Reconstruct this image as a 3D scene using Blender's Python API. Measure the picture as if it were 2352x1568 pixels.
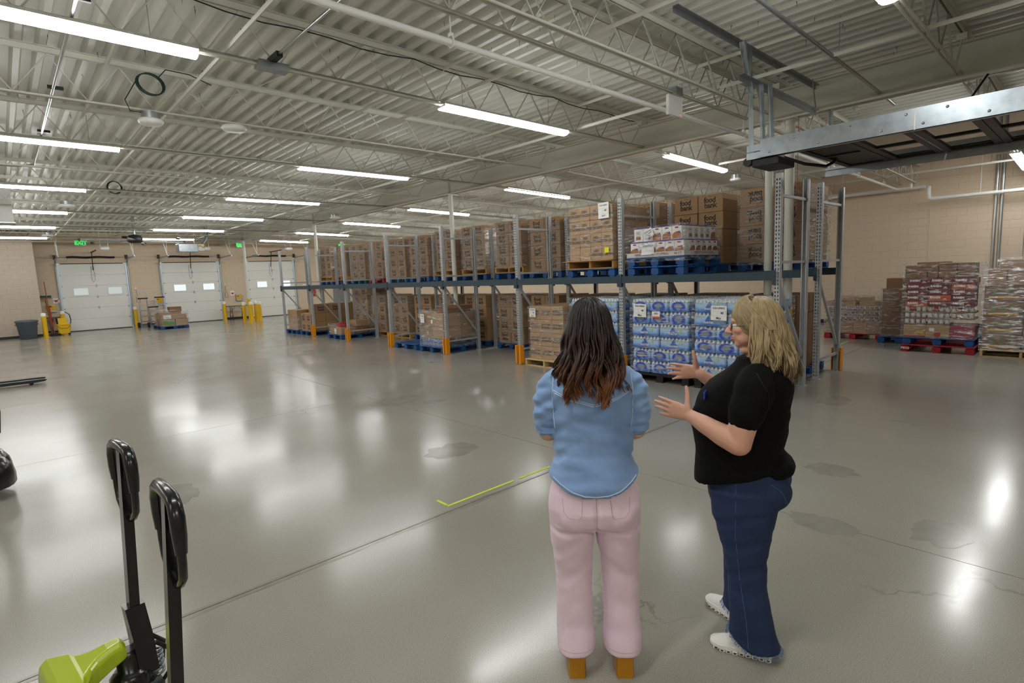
import bpy, bmesh, math, random
from mathutils import Vector, Matrix, noise, Euler
from mathutils.bvhtree import BVHTree
random.seed(7)
for o in list(bpy.data.objects): bpy.data.objects.remove(o)
scene = bpy.context.scene
COL = scene.collection
PI = math.pi

# ------------------------------------------------------------------ camera
CAM = Vector((0, 0, 1.83))
F_PX = 1260.27
YAW, PITCH, ROLL = math.radians(47.338), math.radians(-6.9905), math.radians(-2.3474)
_f = Vector((math.cos(YAW)*math.cos(PITCH), math.sin(YAW)*math.cos(PITCH), math.sin(PITCH)))
_r = _f.cross(Vector((0, 0, 1))).normalized(); _u = _r.cross(_f)
_c, _s = math.cos(ROLL), math.sin(ROLL)
_r, _u = _c*_r+_s*_u, -_s*_r+_c*_u
cam_data = bpy.data.cameras.new('camera')
cam_data.sensor_width = 36; cam_data.lens = F_PX*36/2352
cam_data.clip_start = 0.05; cam_data.clip_end = 200
cam = bpy.data.objects.new('camera', cam_data); COL.objects.link(cam)
cam.matrix_world = Matrix(((_r.x, _u.x, -_f.x, CAM.x), (_r.y, _u.y, -_f.y, CAM.y), (_r.z, _u.z, -_f.z, CAM.z), (0, 0, 0, 1)))
scene.camera = cam

# ------------------------------------------------------------------ world, exposure (all light comes from the strip lamps built below)
LAMP_STRENGTH = 36.0
world = bpy.data.worlds.new('world'); scene.world = world; world.use_nodes = True
world.node_tree.nodes['Background'].inputs[0].default_value = (0.7, 0.8, 1, 1)
world.node_tree.nodes['Background'].inputs[1].default_value = 0.3
scene.view_settings.view_transform = 'Standard'
scene.view_settings.look = 'None'
scene.view_settings.gamma = 1.0
scene.view_settings.use_curve_mapping = False
scene.view_settings.exposure = 0.0

# ------------------------------------------------------------------ helpers
def lin(h):
    h = h.lstrip('#'); out = []
    for i in (0, 2, 4):
        c = int(h[i:i+2], 16)/255
        out.append(c/12.92 if c <= .04045 else ((c+.055)/1.055)**2.4)
    return (*out, 1.0)
M = {}
def mat(name, color, rough=.5, metal=0., noise_amt=0., noise_scale=6., bump=0., bump_scale=40., spec=.5, rnd=0., emit=0., coat=0., stretch=None, noise_col=None, detail=4, coords='Object', sheen=0., sss=0.):
    m = bpy.data.materials.new(name); m.use_nodes = True
    nt = m.node_tree; b = nt.nodes['Principled BSDF']
    c = lin(color) if isinstance(color, str) else color
    b.inputs['Base Color'].default_value = c
    b.inputs['Roughness'].default_value = rough
    b.inputs['Metallic'].default_value = metal
    b.inputs['Specular IOR Level'].default_value = spec
    if coat: b.inputs['Coat Weight'].default_value = coat; b.inputs['Coat Roughness'].default_value = .15
    if sheen: b.inputs['Sheen Weight'].default_value = sheen
    if sss:
        b.inputs['Subsurface Weight'].default_value = sss; b.inputs['Subsurface Radius'].default_value = (.012, .004, .002)
    if emit:
        b.inputs['Emission Color'].default_value = c; b.inputs['Emission Strength'].default_value = emit
    tc = None
    def coord():
        nonlocal tc
        if tc is None:
            t = nt.nodes.new('ShaderNodeTexCoord'); mp = nt.nodes.new('ShaderNodeMapping')
            nt.links.new(t.outputs[coords], mp.inputs[0])
            if stretch: mp.inputs['Scale'].default_value = stretch
            tc = mp.outputs[0]
        return tc
    last = None
    if noise_amt:
        n = nt.nodes.new('ShaderNodeTexNoise'); n.inputs['Scale'].default_value = noise_scale; n.inputs['Detail'].default_value = detail
        nt.links.new(coord(), n.inputs['Vector'])
        mx = nt.nodes.new('ShaderNodeMix'); mx.data_type = 'RGBA'
        d = lin(noise_col) if noise_col else tuple(x*.45 for x in c[:3])+(1,)
        mx.inputs[6].default_value = c; mx.inputs[7].default_value = d
        mr = nt.nodes.new('ShaderNodeMapRange'); mr.inputs[1].default_value = .35; mr.inputs[2].default_value = .7
        mr.inputs[3].default_value = 0; mr.inputs[4].default_value = noise_amt
        nt.links.new(n.outputs[0], mr.inputs[0]); nt.links.new(mr.outputs[0], mx.inputs[0])
        last = mx.outputs[2]; nt.links.new(last, b.inputs['Base Color'])
    if rnd:
        oi = nt.nodes.new('ShaderNodeObjectInfo'); hs = nt.nodes.new('ShaderNodeHueSaturation')
        mr = nt.nodes.new('ShaderNodeMapRange'); mr.inputs[3].default_value = 1-rnd; mr.inputs[4].default_value = 1+rnd
        nt.links.new(oi.outputs['Random'], mr.inputs[0]); nt.links.new(mr.outputs[0], hs.inputs['Value'])
        if last: nt.links.new(last, hs.inputs['Color'])
        else: hs.inputs['Color'].default_value = c
        nt.links.new(hs.outputs[0], b.inputs['Base Color'])
    if bump:
        n2 = nt.nodes.new('ShaderNodeTexNoise'); n2.inputs['Scale'].default_value = bump_scale; n2.inputs['Detail'].default_value = 3
        nt.links.new(coord(), n2.inputs['Vector'])
        bp = nt.nodes.new('ShaderNodeBump'); bp.inputs['Strength'].default_value = bump; bp.inputs['Distance'].default_value = .01
        nt.links.new(n2.outputs[0], bp.inputs['Height']); nt.links.new(bp.outputs[0], b.inputs['Normal'])
    M[name] = m
    return m

class MB:
    """collects shapes; build() links them as one mesh object"""
    def __init__(s): s.v = []; s.f = []; s.sm = []
    def add(s, vs, fs, smooth=False):
        n = len(s.v); s.v += [tuple(p) for p in vs]
        for f in fs: s.f.append(tuple(i+n for i in f)); s.sm.append(smooth)
        return s
    def box(s, x0, y0, z0, x1, y1, z1):
        return s.add([(x0,y0,z0),(x1,y0,z0),(x1,y1,z0),(x0,y1,z0),(x0,y0,z1),(x1,y0,z1),(x1,y1,z1),(x0,y1,z1)],
                     [(0,3,2,1),(4,5,6,7),(0,1,5,4),(1,2,6,5),(2,3,7,6),(3,0,4,7)])
    def cbox(s, c, d, b=0., rot=None):
        """centred box with bevelled vertical+horizontal edges (chamfer b)"""
        hx, hy, hz = d[0]/2, d[1]/2, d[2]/2
        if b <= 0:
            vs = [(sx*hx, sy*hy, sz*hz) for sz in (-1, 1) for (sx, sy) in ((-1,-1),(1,-1),(1,1),(-1,1))]
            fs = [(0,3,2,1),(4,5,6,7),(0,1,5,4),(1,2,6,5),(2,3,7,6),(3,0,4,7)]
        else:
            ring = lambda ix, iy, z: [(-ix+b,-iy,z),(ix-b,-iy,z),(ix,-iy+b,z),(ix,iy-b,z),(ix-b,iy,z),(-ix+b,iy,z),(-ix,iy-b,z),(-ix,-iy+b,z)]
            rs = [ring(hx-b, hy-b, -hz), ring(hx, hy, -hz+b), ring(hx, hy, hz-b), ring(hx-b, hy-b, hz)]
            vs = [p for r in rs for p in r]; fs = []
            for k in range(3):
                for i in range(8): j = (i+1) % 8; fs.append((k*8+i, k*8+j, k*8+8+j, k*8+8+i))
            fs.append(tuple(range(7, -1, -1))); fs.append(tuple(range(24, 32)))
        if rot is not None: vs = [rot @ Vector(p) for p in vs]
        return s.add([(p[0]+c[0], p[1]+c[1], p[2]+c[2]) for p in vs], fs)
    def rings(s, rings, closed=True, cap=True, smooth=True):
        n = len(rings[0]); vs = [p for r in rings for p in r]; fs = []
        for k in range(len(rings)-1):
            for i in range(n if closed else n-1):
                j = (i+1) % n; fs.append((k*n+i, k*n+j, (k+1)*n+j, (k+1)*n+i))
        s.add(vs, fs, smooth)
        if cap and closed:
            s.add(rings[0], [tuple(range(n-1, -1, -1))]); s.add(rings[-1], [tuple(range(n))])
        return s
    def cyl(s, p0, p1, r0, r1=None, n=12, cap=True, smooth=True):
        return s.tube([p0, p1], [r0, r0 if r1 is None else r1], n, cap, smooth)
    def tube(s, pts, r, n=8, cap=True, smooth=True, flat=1.0, up=None):
        pts = [Vector(p) for p in pts]
        if not hasattr(r, '__len__'): r = [r]*len(pts)
        rs = []; prev = None
        for i, p in enumerate(pts):
            t = (pts[min(i+1, len(pts)-1)]-pts[max(i-1, 0)])
            t = t.normalized() if t.length > 1e-9 else Vector((0, 0, 1))
            if prev is None:
                a = Vector(up) if up else (Vector((0, 0, 1)) if abs(t.z) < .9 else Vector((1, 0, 0)))
            else: a = prev
            a = (a-t*a.dot(t)); a = a.normalized() if a.length > 1e-6 else t.orthogonal().normalized()
            b = t.cross(a); prev = a
            rs.append([tuple(p+(a*math.cos(2*PI*k/n)*flat+b*math.sin(2*PI*k/n))*r[i]) for k in range(n)])
        return s.rings(rs, True, cap, smooth)
    def lathe(s, prof, c=(0,0,0), n=16, smooth=True, cap=True):
        rs = [[(c[0]+r*math.cos(2*PI*k/n), c[1]+r*math.sin(2*PI*k/n), c[2]+z) for k in range(n)] for r, z in prof]
        return s.rings(rs, True, cap, smooth)
    def beam(s, p0, p1, w, h, up=(0,0,1)):
        """rectangular bar from p0 to p1"""
        p0, p1 = Vector(p0), Vector(p1); t = (p1-p0).normalized(); a = Vector(up)
        if abs(a.dot(t)) > .98: a = Vector((1, 0, 0))
        b = t.cross(a).normalized(); a = b.cross(t).normalized()
        r = lambda p: [p-b*w/2-a*h/2, p+b*w/2-a*h/2, p+b*w/2+a*h/2, p-b*w/2+a*h/2]
        return s.rings([r(p0), r(p1)], True, True, False)
    def prism(s, poly, axis, a0, a1):
        """poly of 2-D points extruded along axis 'x','y','z' (poly in the other two axes, cyclic order)"""
        def P(u, v, w): return {'x': (w,u,v), 'y': (u,w,v), 'z': (u,v,w)}[axis]
        r0 = [P(u, v, a0) for u, v in poly]; r1 = [P(u, v, a1) for u, v in poly]
        return s.rings([r0, r1], True, True, False)
    def mesh(s, name):
        me = bpy.data.meshes.new(name); me.from_pydata(s.v, [], s.f)
        me.polygons.foreach_set('use_smooth', s.sm); me.update()
        return me
    def build(s, name, m, parent=None, **k): return obj(name, s.mesh(name), m, parent, **k)

def obj(name, me, m=None, parent=None, loc=None, rot=None, scale=None, mw=None):
    o = bpy.data.objects.new(name, me); COL.objects.link(o)
    if m is not None and me is not None and not me.materials: me.materials.append(M[m] if isinstance(m, str) else m)
    if parent is not None: o.parent = parent
    if mw is not None: o.matrix_basis = mw
    if loc is not None: o.location = loc
    if rot is not None: o.rotation_euler = rot
    if scale is not None: o.scale = scale
    return o
def tag(o, label, cat, group=None):
    o['label'] = label; o['category'] = cat
    if group: o['group'] = group
    return o
def thing(name, label, cat, loc=(0,0,0), rz=0., group=None):
    o = bpy.data.objects.new(name, None); COL.objects.link(o); o.empty_display_size = .1
    o.location = loc; o.rotation_euler = (0, 0, rz); return tag(o, label, cat, group)
def struct(o): o['kind'] = 'structure'; return o
def copy_tree(o, parent=None):
    c = o.copy(); COL.objects.link(c); c.parent = parent
    for ch in o.children: copy_tree(ch, c)
    return c
def fix_normals(me):
    bm = bmesh.new(); bm.from_mesh(me); bmesh.ops.recalc_face_normals(bm, faces=bm.faces); bm.to_mesh(me); bm.free()

_txt = {}
def text_mesh(s, size, bold=0., align='CENTER', spacing=1.0, line=1.0):
    """flat lettering mesh in the XY plane, centred"""
    key = (s, size, bold, align, spacing, line)
    if key in _txt: return _txt[key]
    c = bpy.data.curves.new('lettering', 'FONT'); c.body = s; c.size = size; c.align_x = align; c.align_y = 'CENTER'
    c.offset = bold; c.space_character = spacing; c.space_line = line; c.resolution_u = 2; c.fill_mode = 'FRONT'
    o = bpy.data.objects.new('lettering', c); COL.objects.link(o)
    bpy.context.view_layer.update()
    me = bpy.data.meshes.new_from_object(o.evaluated_get(bpy.context.evaluated_depsgraph_get()))
    bpy.data.objects.remove(o); me.materials.clear(); me.name = 'lettering'
    _txt[key] = me
    return me
def frame(p, face):
    """matrix for flat print facing -x, -y, +x, +y or +z at point p"""
    ax = {'-x': ((0,-1,0),(0,0,1),(-1,0,0)), '-y': ((1,0,0),(0,0,1),(0,-1,0)), '+x': ((0,1,0),(0,0,1),(1,0,0)), '+y': ((-1,0,0),(0,0,1),(0,1,0)), '+z': ((0,-1,0),(1,0,0),(0,0,1))}[face]
    m = Matrix.Identity(4)
    for i in range(3):
        for j in range(3): m[j][i] = ax[i][j]
        m[i][3] = p[i]
    return m
def lettering(name, s, size, m, parent, p, face, bold=0., flip=False, **k):
    me = text_mesh(s, size, bold, **k)
    if me.materials and me.materials[0] != M[m]:
        me = me.copy(); me.materials.clear()
    o = obj(name, me, m, parent); mw = frame(p, face)
    if flip: mw = mw @ Matrix.Rotation(PI, 4, 'Z')
    o.matrix_basis = mw
    return o

# ------------------------------------------------------------------ materials
mat('deck', '#dcdcd3', .42, 0, .1, 3, bump=.05)
mat('steel_paint', '#d8d8cc', .5)
mat('girder_paint', '#d4d4c6', .5, 0, .1, 1.5)
mat('galv', '#a9afb2', .35, .85, .35, 14, noise_col='#7f868a')
mat('galv_bright', '#a3abaf', .3, .95, .5, 11, noise_col='#7d868b')
mat('conduit', '#b9bdbd', .28, .9)
mat('dark_steel', '#2b2c2e', .5, .3)
mat('black_plastic', '#101113', .38)
mat('black_gloss', '#0c0d0f', .22, coat=.3)
mat('rubber', '#0d0d0d', .75)
mat('lamp_housing', '#e6e8e6', .5)
mat('white_paint', '#e9e9e4', .45)
mat('door_white', '#ecebe5', .45, 0, .05, .8)
mat('door_seam', '#9a9a92', .6)
mat('jamb_blue', '#c6d6de', .35, .3)
mat('cmu', '#dac6ad', .62, 0, .1, .9, bump=.16, bump_scale=70, noise_col='#cbb599', coords='Object')
mat('cmu_mortar', '#cdb89e', .8)
mat('cmu_taupe', '#b9ab9b', .65, 0, .1, .9, bump=.14, bump_scale=70, noise_col='#a08f7a')
mat('cmu_taupe_mortar', '#a59685', .8)
mat('baseboard', '#1b1b1b', .5)
mat('yellow', '#e3b505', .38, 0, .1, 5)
mat('orange_guard', '#f39a06', .36, 0, .12, 12)
mat('guard_dark', '#59360e', .6)
mat('rack_grey', '#b3b5b6', .42, .1, .12, 8)
mat('rack_grey_dark', '#85898b', .45, .25, .12, 8)
mat('rack_beam', '#304550', .4, .1, .2, 5, noise_col='#22353f')
mat('wood', '#c89a55', .72, 0, .4, 7, stretch=(1,1,6), noise_col='#9c7038', rnd=.14, bump=.1)
mat('wood_pale', '#d6bb84', .75, 0, .4, 7, noise_col='#b08d52', rnd=.12)
mat('wood_dark', '#8a6437', .75, 0, .45, 7, noise_col='#5e4020', rnd=.15)
mat('pallet_blue', '#144f8e', .6, 0, .45, 9, noise_col='#0d3a66', rnd=.16)
mat('pallet_teal', '#155f7e', .65, 0, .45, 9, noise_col='#123f55', rnd=.2)
mat('pallet_red', '#a11325', .6, 0, .4, 9, noise_col='#6d0f1b', rnd=.12)
mat('card', '#a5825c', .68, 0, .14, 3, rnd=.07, bump=.03)
mat('card_dark', '#7f5c3e', .7, 0, .14, 3, rnd=.08)
mat('card_light', '#b8946c', .68, 0, .12, 3, rnd=.05)
mat('card_inside', '#6d4c30', .8)
mat('ink_black', '#16130f', .6)
mat('ink_blue', '#1d2050', .6)
mat('ink_grey', '#5d554c', .6)
mat('ink_green', '#4f8a1f', .6)
mat('ink_red', '#a32a2c', .6)
mat('ink_yellow', '#e0b11a', .6)
mat('white_ink', '#ece7e2', .6)
mat('tape', '#a9814f', .3)
mat('paper', '#ecebe8', .6)
mat('lemon_label', '#e4e411', .5)
mat('orange_label', '#f0621b', .5)
mat('tape_green', '#c3dc20', .5)
mat('red_plastic', '#c01423', .35)
mat('bin_grey', '#4d5a64', .5, 0, .1, 4)
mat('green_bristle', '#1f6350', .85)
mat('blue_bristle', '#4f8fc8', .8)
mat('handle_wood', '#a5652c', .5)
mat('table_top', '#6d665b', .5)
mat('exit_green', '#18d04a', .4, emit=1.6)
mat('aluminium', '#c9cdd0', .28, .9)
mat('lime', '#a8bd10', .3, 0, .1, 3, coat=.4, noise_col='#93a80c')
mat('wire_dark', '#18211f', .5)
mat('wire_green', '#12372c', .5)
mat('wire_white', '#dcdcd5', .5)
mat('ceramic', '#efefec', .4)
mat('jug_water', '#a9c9df', .25)

def glass(name, color, fac, rough=.02, gl=(1,1,1,1)):
    m = bpy.data.materials.new(name); m.use_nodes = True; nt = m.node_tree; nt.nodes.clear()
    out = nt.nodes.new('ShaderNodeOutputMaterial'); mx = nt.nodes.new('ShaderNodeMixShader')
    t = nt.nodes.new('ShaderNodeBsdfTransparent'); t.inputs[0].default_value = color
    g = nt.nodes.new('ShaderNodeBsdfGlossy'); g.inputs['Roughness'].default_value = rough; g.inputs[0].default_value = gl
    fr = nt.nodes.new('ShaderNodeFresnel'); fr.inputs[0].default_value = 1.5
    ma = nt.nodes.new('ShaderNodeMath'); ma.inputs[1].default_value = fac; nt.links.new(fr.outputs[0], ma.inputs[0])
    nt.links.new(ma.outputs[0], mx.inputs[0]); nt.links.new(t.outputs[0], mx.inputs[1]); nt.links.new(g.outputs[0], mx.inputs[2])
    nt.links.new(mx.outputs[0], out.inputs[0]); M[name] = m; return m
glass('door_glass', (.86, .88, .88, 1), .08)

def film(name, base, amp, tint=(.97, .975, .98, 1), sc=(1.3, 1.3, 7)):
    """stretch wrap: clear, glossy, wrinkled film; its milky streaks double as painted highlights"""
    m = bpy.data.materials.new(name); m.use_nodes = True; nt = m.node_tree; nt.nodes.clear()
    out = nt.nodes.new('ShaderNodeOutputMaterial'); mx = nt.nodes.new('ShaderNodeMixShader')
    t = nt.nodes.new('ShaderNodeBsdfTransparent'); t.inputs[0].default_value = tint
    g = nt.nodes.new('ShaderNodeBsdfGlossy'); g.inputs['Roughness'].default_value = .27
    df = nt.nodes.new('ShaderNodeBsdfDiffuse'); df.inputs[0].default_value = (.9, .91, .92, 1)  # whitish crinkled film, also painted in for missing lamp highlights
    m2 = nt.nodes.new('ShaderNodeMixShader'); m2.inputs[0].default_value = .42
    nt.links.new(g.outputs[0], m2.inputs[1]); nt.links.new(df.outputs[0], m2.inputs[2])
    mp = nt.nodes.new('ShaderNodeMapping'); mp.inputs['Scale'].default_value = sc
    geo = nt.nodes.new('ShaderNodeNewGeometry')
    mp.inputs['Rotation'].default_value = (.12, .16, 0)
    nt.links.new(geo.outputs['Position'], mp.inputs[0])
    n = nt.nodes.new('ShaderNodeTexNoise'); n.inputs['Scale'].default_value = 4.2; n.inputs['Detail'].default_value = 5; n.inputs['Distortion'].default_value = 1.2
    nt.links.new(mp.outputs[0], n.inputs['Vector'])
    mr = nt.nodes.new('ShaderNodeMapRange'); mr.inputs[1].default_value = .52; mr.inputs[2].default_value = .66
    mr.inputs[3].default_value = base; mr.inputs[4].default_value = base+amp
    nt.links.new(n.outputs[0], mr.inputs[0]); nt.links.new(mr.outputs[0], mx.inputs[0])
    n2 = nt.nodes.new('ShaderNodeTexNoise'); n2.inputs['Scale'].default_value = 4; n2.inputs['Detail'].default_value = 5; n2.inputs['Distortion'].default_value = 1.8
    nt.links.new(mp.outputs[0], n2.inputs['Vector'])
    bp = nt.nodes.new('ShaderNodeBump'); bp.inputs['Strength'].default_value = 1.0; bp.inputs['Distance'].default_value = .12
    nt.links.new(n2.outputs[0], bp.inputs['Height']); nt.links.new(bp.outputs[0], g.inputs['Normal'])
    nt.links.new(t.outputs[0], mx.inputs[1]); nt.links.new(m2.outputs[0], mx.inputs[2]); nt.links.new(mx.outputs[0], out.inputs[0])
    M[name] = m; return m
film('film', .07, .55); film('film_heavy', .11, .7)

def emission(name, color, strength):
    m = bpy.data.materials.new(name); m.use_nodes = True; nt = m.node_tree; nt.nodes.clear()
    out = nt.nodes.new('ShaderNodeOutputMaterial'); e = nt.nodes.new('ShaderNodeEmission')
    e.inputs[0].default_value = color; e.inputs[1].default_value = strength
    nt.links.new(e.outputs[0], out.inputs[0]); M[name] = m; return m
emission('lamp_lens', (.985, 1, .99, 1), LAMP_STRENGTH)
emission('daylight_pane', (.9, .97, 1, 1), 1.0)
emission('daylight_pane_dim', (.72, .8, .76, 1), .75)
emission('red_led', (1, .1, .05, 1), 2)

# polished concrete
def concrete():
    m = bpy.data.materials.new('concrete'); m.use_nodes = True; nt = m.node_tree; b = nt.nodes['Principled BSDF']
    geo = nt.nodes.new('ShaderNodeNewGeometry')
    def nz(scale, det=5, dist=0.):
        n = nt.nodes.new('ShaderNodeTexNoise'); n.inputs['Scale'].default_value = scale; n.inputs['Detail'].default_value = det; n.inputs['Distortion'].default_value = dist
        nt.links.new(geo.outputs['Position'], n.inputs['Vector']); return n.outputs[0]
    def ramp(src, a, c0, c1):
        r = nt.nodes.new('ShaderNodeValToRGB'); r.color_ramp.elements[0].position = a[0]; r.color_ramp.elements[1].position = a[1]
        r.color_ramp.elements[0].color = c0; r.color_ramp.elements[1].color = c1; nt.links.new(src, r.inputs[0]); return r.outputs[0]
    def mix(f, a, c, mode='MIX'):
        x = nt.nodes.new('ShaderNodeMix'); x.data_type = 'RGBA'; x.blend_type = mode
        if isinstance(f, float): x.inputs[0].default_value = f
        else: nt.links.new(f, x.inputs[0])
        nt.links.new(a, x.inputs[6])
        if isinstance(c, tuple): x.inputs[7].default_value = c
        else: nt.links.new(c, x.inputs[7])
        return x.outputs[2]
    base = ramp(nz(.5, 5, .2), (.25, .75), lin('#979389'), lin('#a9a59b'))
    speck = ramp(nz(170, 2), (.38, .72), (.62,.61,.58,1), (1.12,1.12,1.1,1))
    base = mix(.55, base, speck, 'MULTIPLY')
    stain = ramp(nz(.4, 2, .3), (.5, .8), (0,0,0,1), (1,1,1,1))
    bw = nt.nodes.new('ShaderNodeRGBToBW'); nt.links.new(stain, bw.inputs[0])
    sm = nt.nodes.new('ShaderNodeMath'); sm.operation = 'MULTIPLY'; sm.inputs[1].default_value = .3; nt.links.new(bw.outputs[0], sm.inputs[0])
    base = mix(sm.outputs[0], base, lin('#6f6856'))
    # hairline cracks
    vo = nt.nodes.new('ShaderNodeTexVoronoi'); vo.feature = 'DISTANCE_TO_EDGE'; vo.inputs['Scale'].default_value = .33
    wv = nt.nodes.new('ShaderNodeVectorMath'); wv.operation = 'ADD'
    nn = nt.nodes.new('ShaderNodeTexNoise'); nn.inputs['Scale'].default_value = 3; nn.inputs['Detail'].default_value = 6
    nt.links.new(geo.outputs['Position'], nn.inputs['Vector'])
    sc = nt.nodes.new('ShaderNodeVectorMath'); sc.operation = 'SCALE'; sc.inputs['Scale'].default_value = .55
    nt.links.new(nn.outputs['Color'], sc.inputs[0]); nt.links.new(geo.outputs['Position'], wv.inputs[0]); nt.links.new(sc.outputs[0], wv.inputs[1])
    nt.links.new(wv.outputs[0], vo.inputs['Vector'])
    ck = ramp(vo.outputs['Distance'], (.0006, .0016), (1,1,1,1), (0,0,0,1))
    gate = ramp(nz(.45, 2), (.55, .62), (0,0,0,1), (1,1,1,1))
    ckm = mix(1.0, ck, gate, 'MULTIPLY'); cb = nt.nodes.new('ShaderNodeRGBToBW'); nt.links.new(ckm, cb.inputs[0])
    cs = nt.nodes.new('ShaderNodeMath'); cs.operation = 'MULTIPLY'; cs.inputs[1].default_value = .5; nt.links.new(cb.outputs[0], cs.inputs[0])
    base = mix(cs.outputs[0], base, lin('#5a5344'))
    nt.links.new(base, b.inputs['Base Color'])
    rr = nt.nodes.new('ShaderNodeMapRange'); rr.inputs[1].default_value = .3; rr.inputs[2].default_value = .75; rr.inputs[3].default_value = .15; rr.inputs[4].default_value = .23
    nt.links.new(nz(.8, 2, .2), rr.inputs[0]); nt.links.new(rr.outputs[0], b.inputs['Roughness'])
    b.inputs['Specular IOR Level'].default_value = .38
    b.inputs['Coat Weight'].default_value = .0; b.inputs['Coat IOR'].default_value = 1.45
    bp = nt.nodes.new('ShaderNodeBump'); bp.inputs['Strength'].default_value = .06; bp.inputs['Distance'].default_value = .02
    nt.links.new(nz(2.2, 3), bp.inputs['Height']); nt.links.new(bp.outputs[0], b.inputs['Normal'])
    M['concrete'] = m
concrete()
mat('joint_fill', '#55503f', .8, 0, .5, 8, noise_col='#39352a')
mat('joint_patch', '#8f8a7c', .22, 0, .4, 10, noise_col='#6d6754')
mat('floor_wear', '#8f8b81', .2, 0, .7, 5, noise_col='#7c786d')

ORD = ['first', 'second', 'third', 'fourth', 'fifth', 'sixth', 'seventh', 'eighth', 'ninth', 'tenth', 'eleventh', 'twelfth', 'thirteenth', 'fourteenth', 'fifteenth', 'sixteenth', 'seventeenth']
# ================================================================== setting
XL, XR, YN, YF = -6.0, 18.0, -3.6, 32.6      # room: left wall, right wall, near wall, far (dock) wall
ZD = 4.53                                    # underside of roof deck
XG = 8.9                                     # girder line
def droop(x): return -.03*max(0., x-XG)      # the right-hand bay falls slightly

floor = struct(MB().box(XL, YN, -.2, XR, YF, -.012).build('floor', 'joint_fill'))
xj = [XL, -1.28, 4.06, 9.4, 14.75, XR]
yj = [YN, 3.4, 7.82, 12.1, 16.5, 20.9, 25.3, 29.7, YF]
for i in range(len(xj)-1):
    for j in range(len(yj)-1):
        g = .003; gy0 = .005 if j == 1 else g; gy1 = .005 if j == 0 else g
        MB().box(xj[i]+g, yj[j]+gy0, -.012, xj[i+1]-g, yj[j+1]-gy1, 0).build('slab', 'concrete', floor)
# worn, patched edges of the wide joint
random.seed(3)
def edge_patch(side, x0, x1, wmax):
    n = int((x1-x0)/.1); up, lo = [], []
    for k in range(n+1):
        x = x0+(x1-x0)*k/n
        w = wmax*(.5+.5*noise.noise((x*3, side*5, 0)))*min(1, k/3, (n-k)/3)
        lo.append((x, 3.4+side*.004)); up.append((x, 3.4+side*(.006+max(.002, w))))
    poly = lo+up[::-1]
    if side < 0: poly = poly[::-1]
    m = MB(); n2 = len(lo)
    for k in range(n2-1):
        a, b, c, d = lo[k], lo[k+1], up[k+1], up[k]
        q = [a, b, c, d] if side > 0 else [d, c, b, a]
        m.add([(p[0], p[1], .0012) for p in q], [(0, 1, 2, 3)])
    return m.build('joint_patch', 'joint_patch', floor)
edge_patch(-1, -1.0, 3.2, .07); edge_patch(1, -.6, 4.6, .045); edge_patch(-1, 3.6, 7.4, .05); edge_patch(1, 4.9, 8.2, .05)
# a few scuffs and old stains lying in the slab surface
def blotch(cx, cy, rx, ry, seed):
    n = 28; pts = [(cx+rx*math.cos(2*PI*k/n)*(1+.35*noise.noise((k*.5, seed, 1))), cy+ry*math.sin(2*PI*k/n)*(1+.35*noise.noise((k*.5, seed, 2)))) for k in range(n)]
    MB().add([(x, y, .0011) for x, y in pts], [tuple(range(n))]).build('stain', 'floor_wear', floor)
for a in ((3.32, 4.62, .3, .22, 1), (4.2, 7.2, .42, .28, 2), (4.55, 6.7, .2, .12, 3), (.95, 5.55, .18, .3, 4), (5.2, 1.55, .16, .2, 5), (4.05, 1.25, .14, .22, 6), (7.9, 2.35, .3, .2, 7), (4.4, .65, .22, .16, 8)): blotch(*a)
# corrosion-green marking tape on the floor
tp = thing('floor_tape', 'strip of yellow-green tape laid along the floor joint in an L', 'tape', (2.45, 3.5, 0))
MB().box(-.01, -.02, .0005, .72, .005, .0025).build('tape_strip', 'tape_green', tp)
MB().box(.78, -.02, .0005, 1.5, .004, .0025).build('tape_strip', 'tape_green', tp)
MB().box(-.012, .012, .0005, .012, .15, .0025).build('tape_strip', 'tape_green', tp)
tp2 = thing('floor_tape', 'short yellow-green tape mark on the floor before the red pallet', 'tape', (13.1, 3.9, 0))
MB().box(0, 0, .0005, .9, .025, .0025).build('tape_strip', 'tape_green', tp2)

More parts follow.
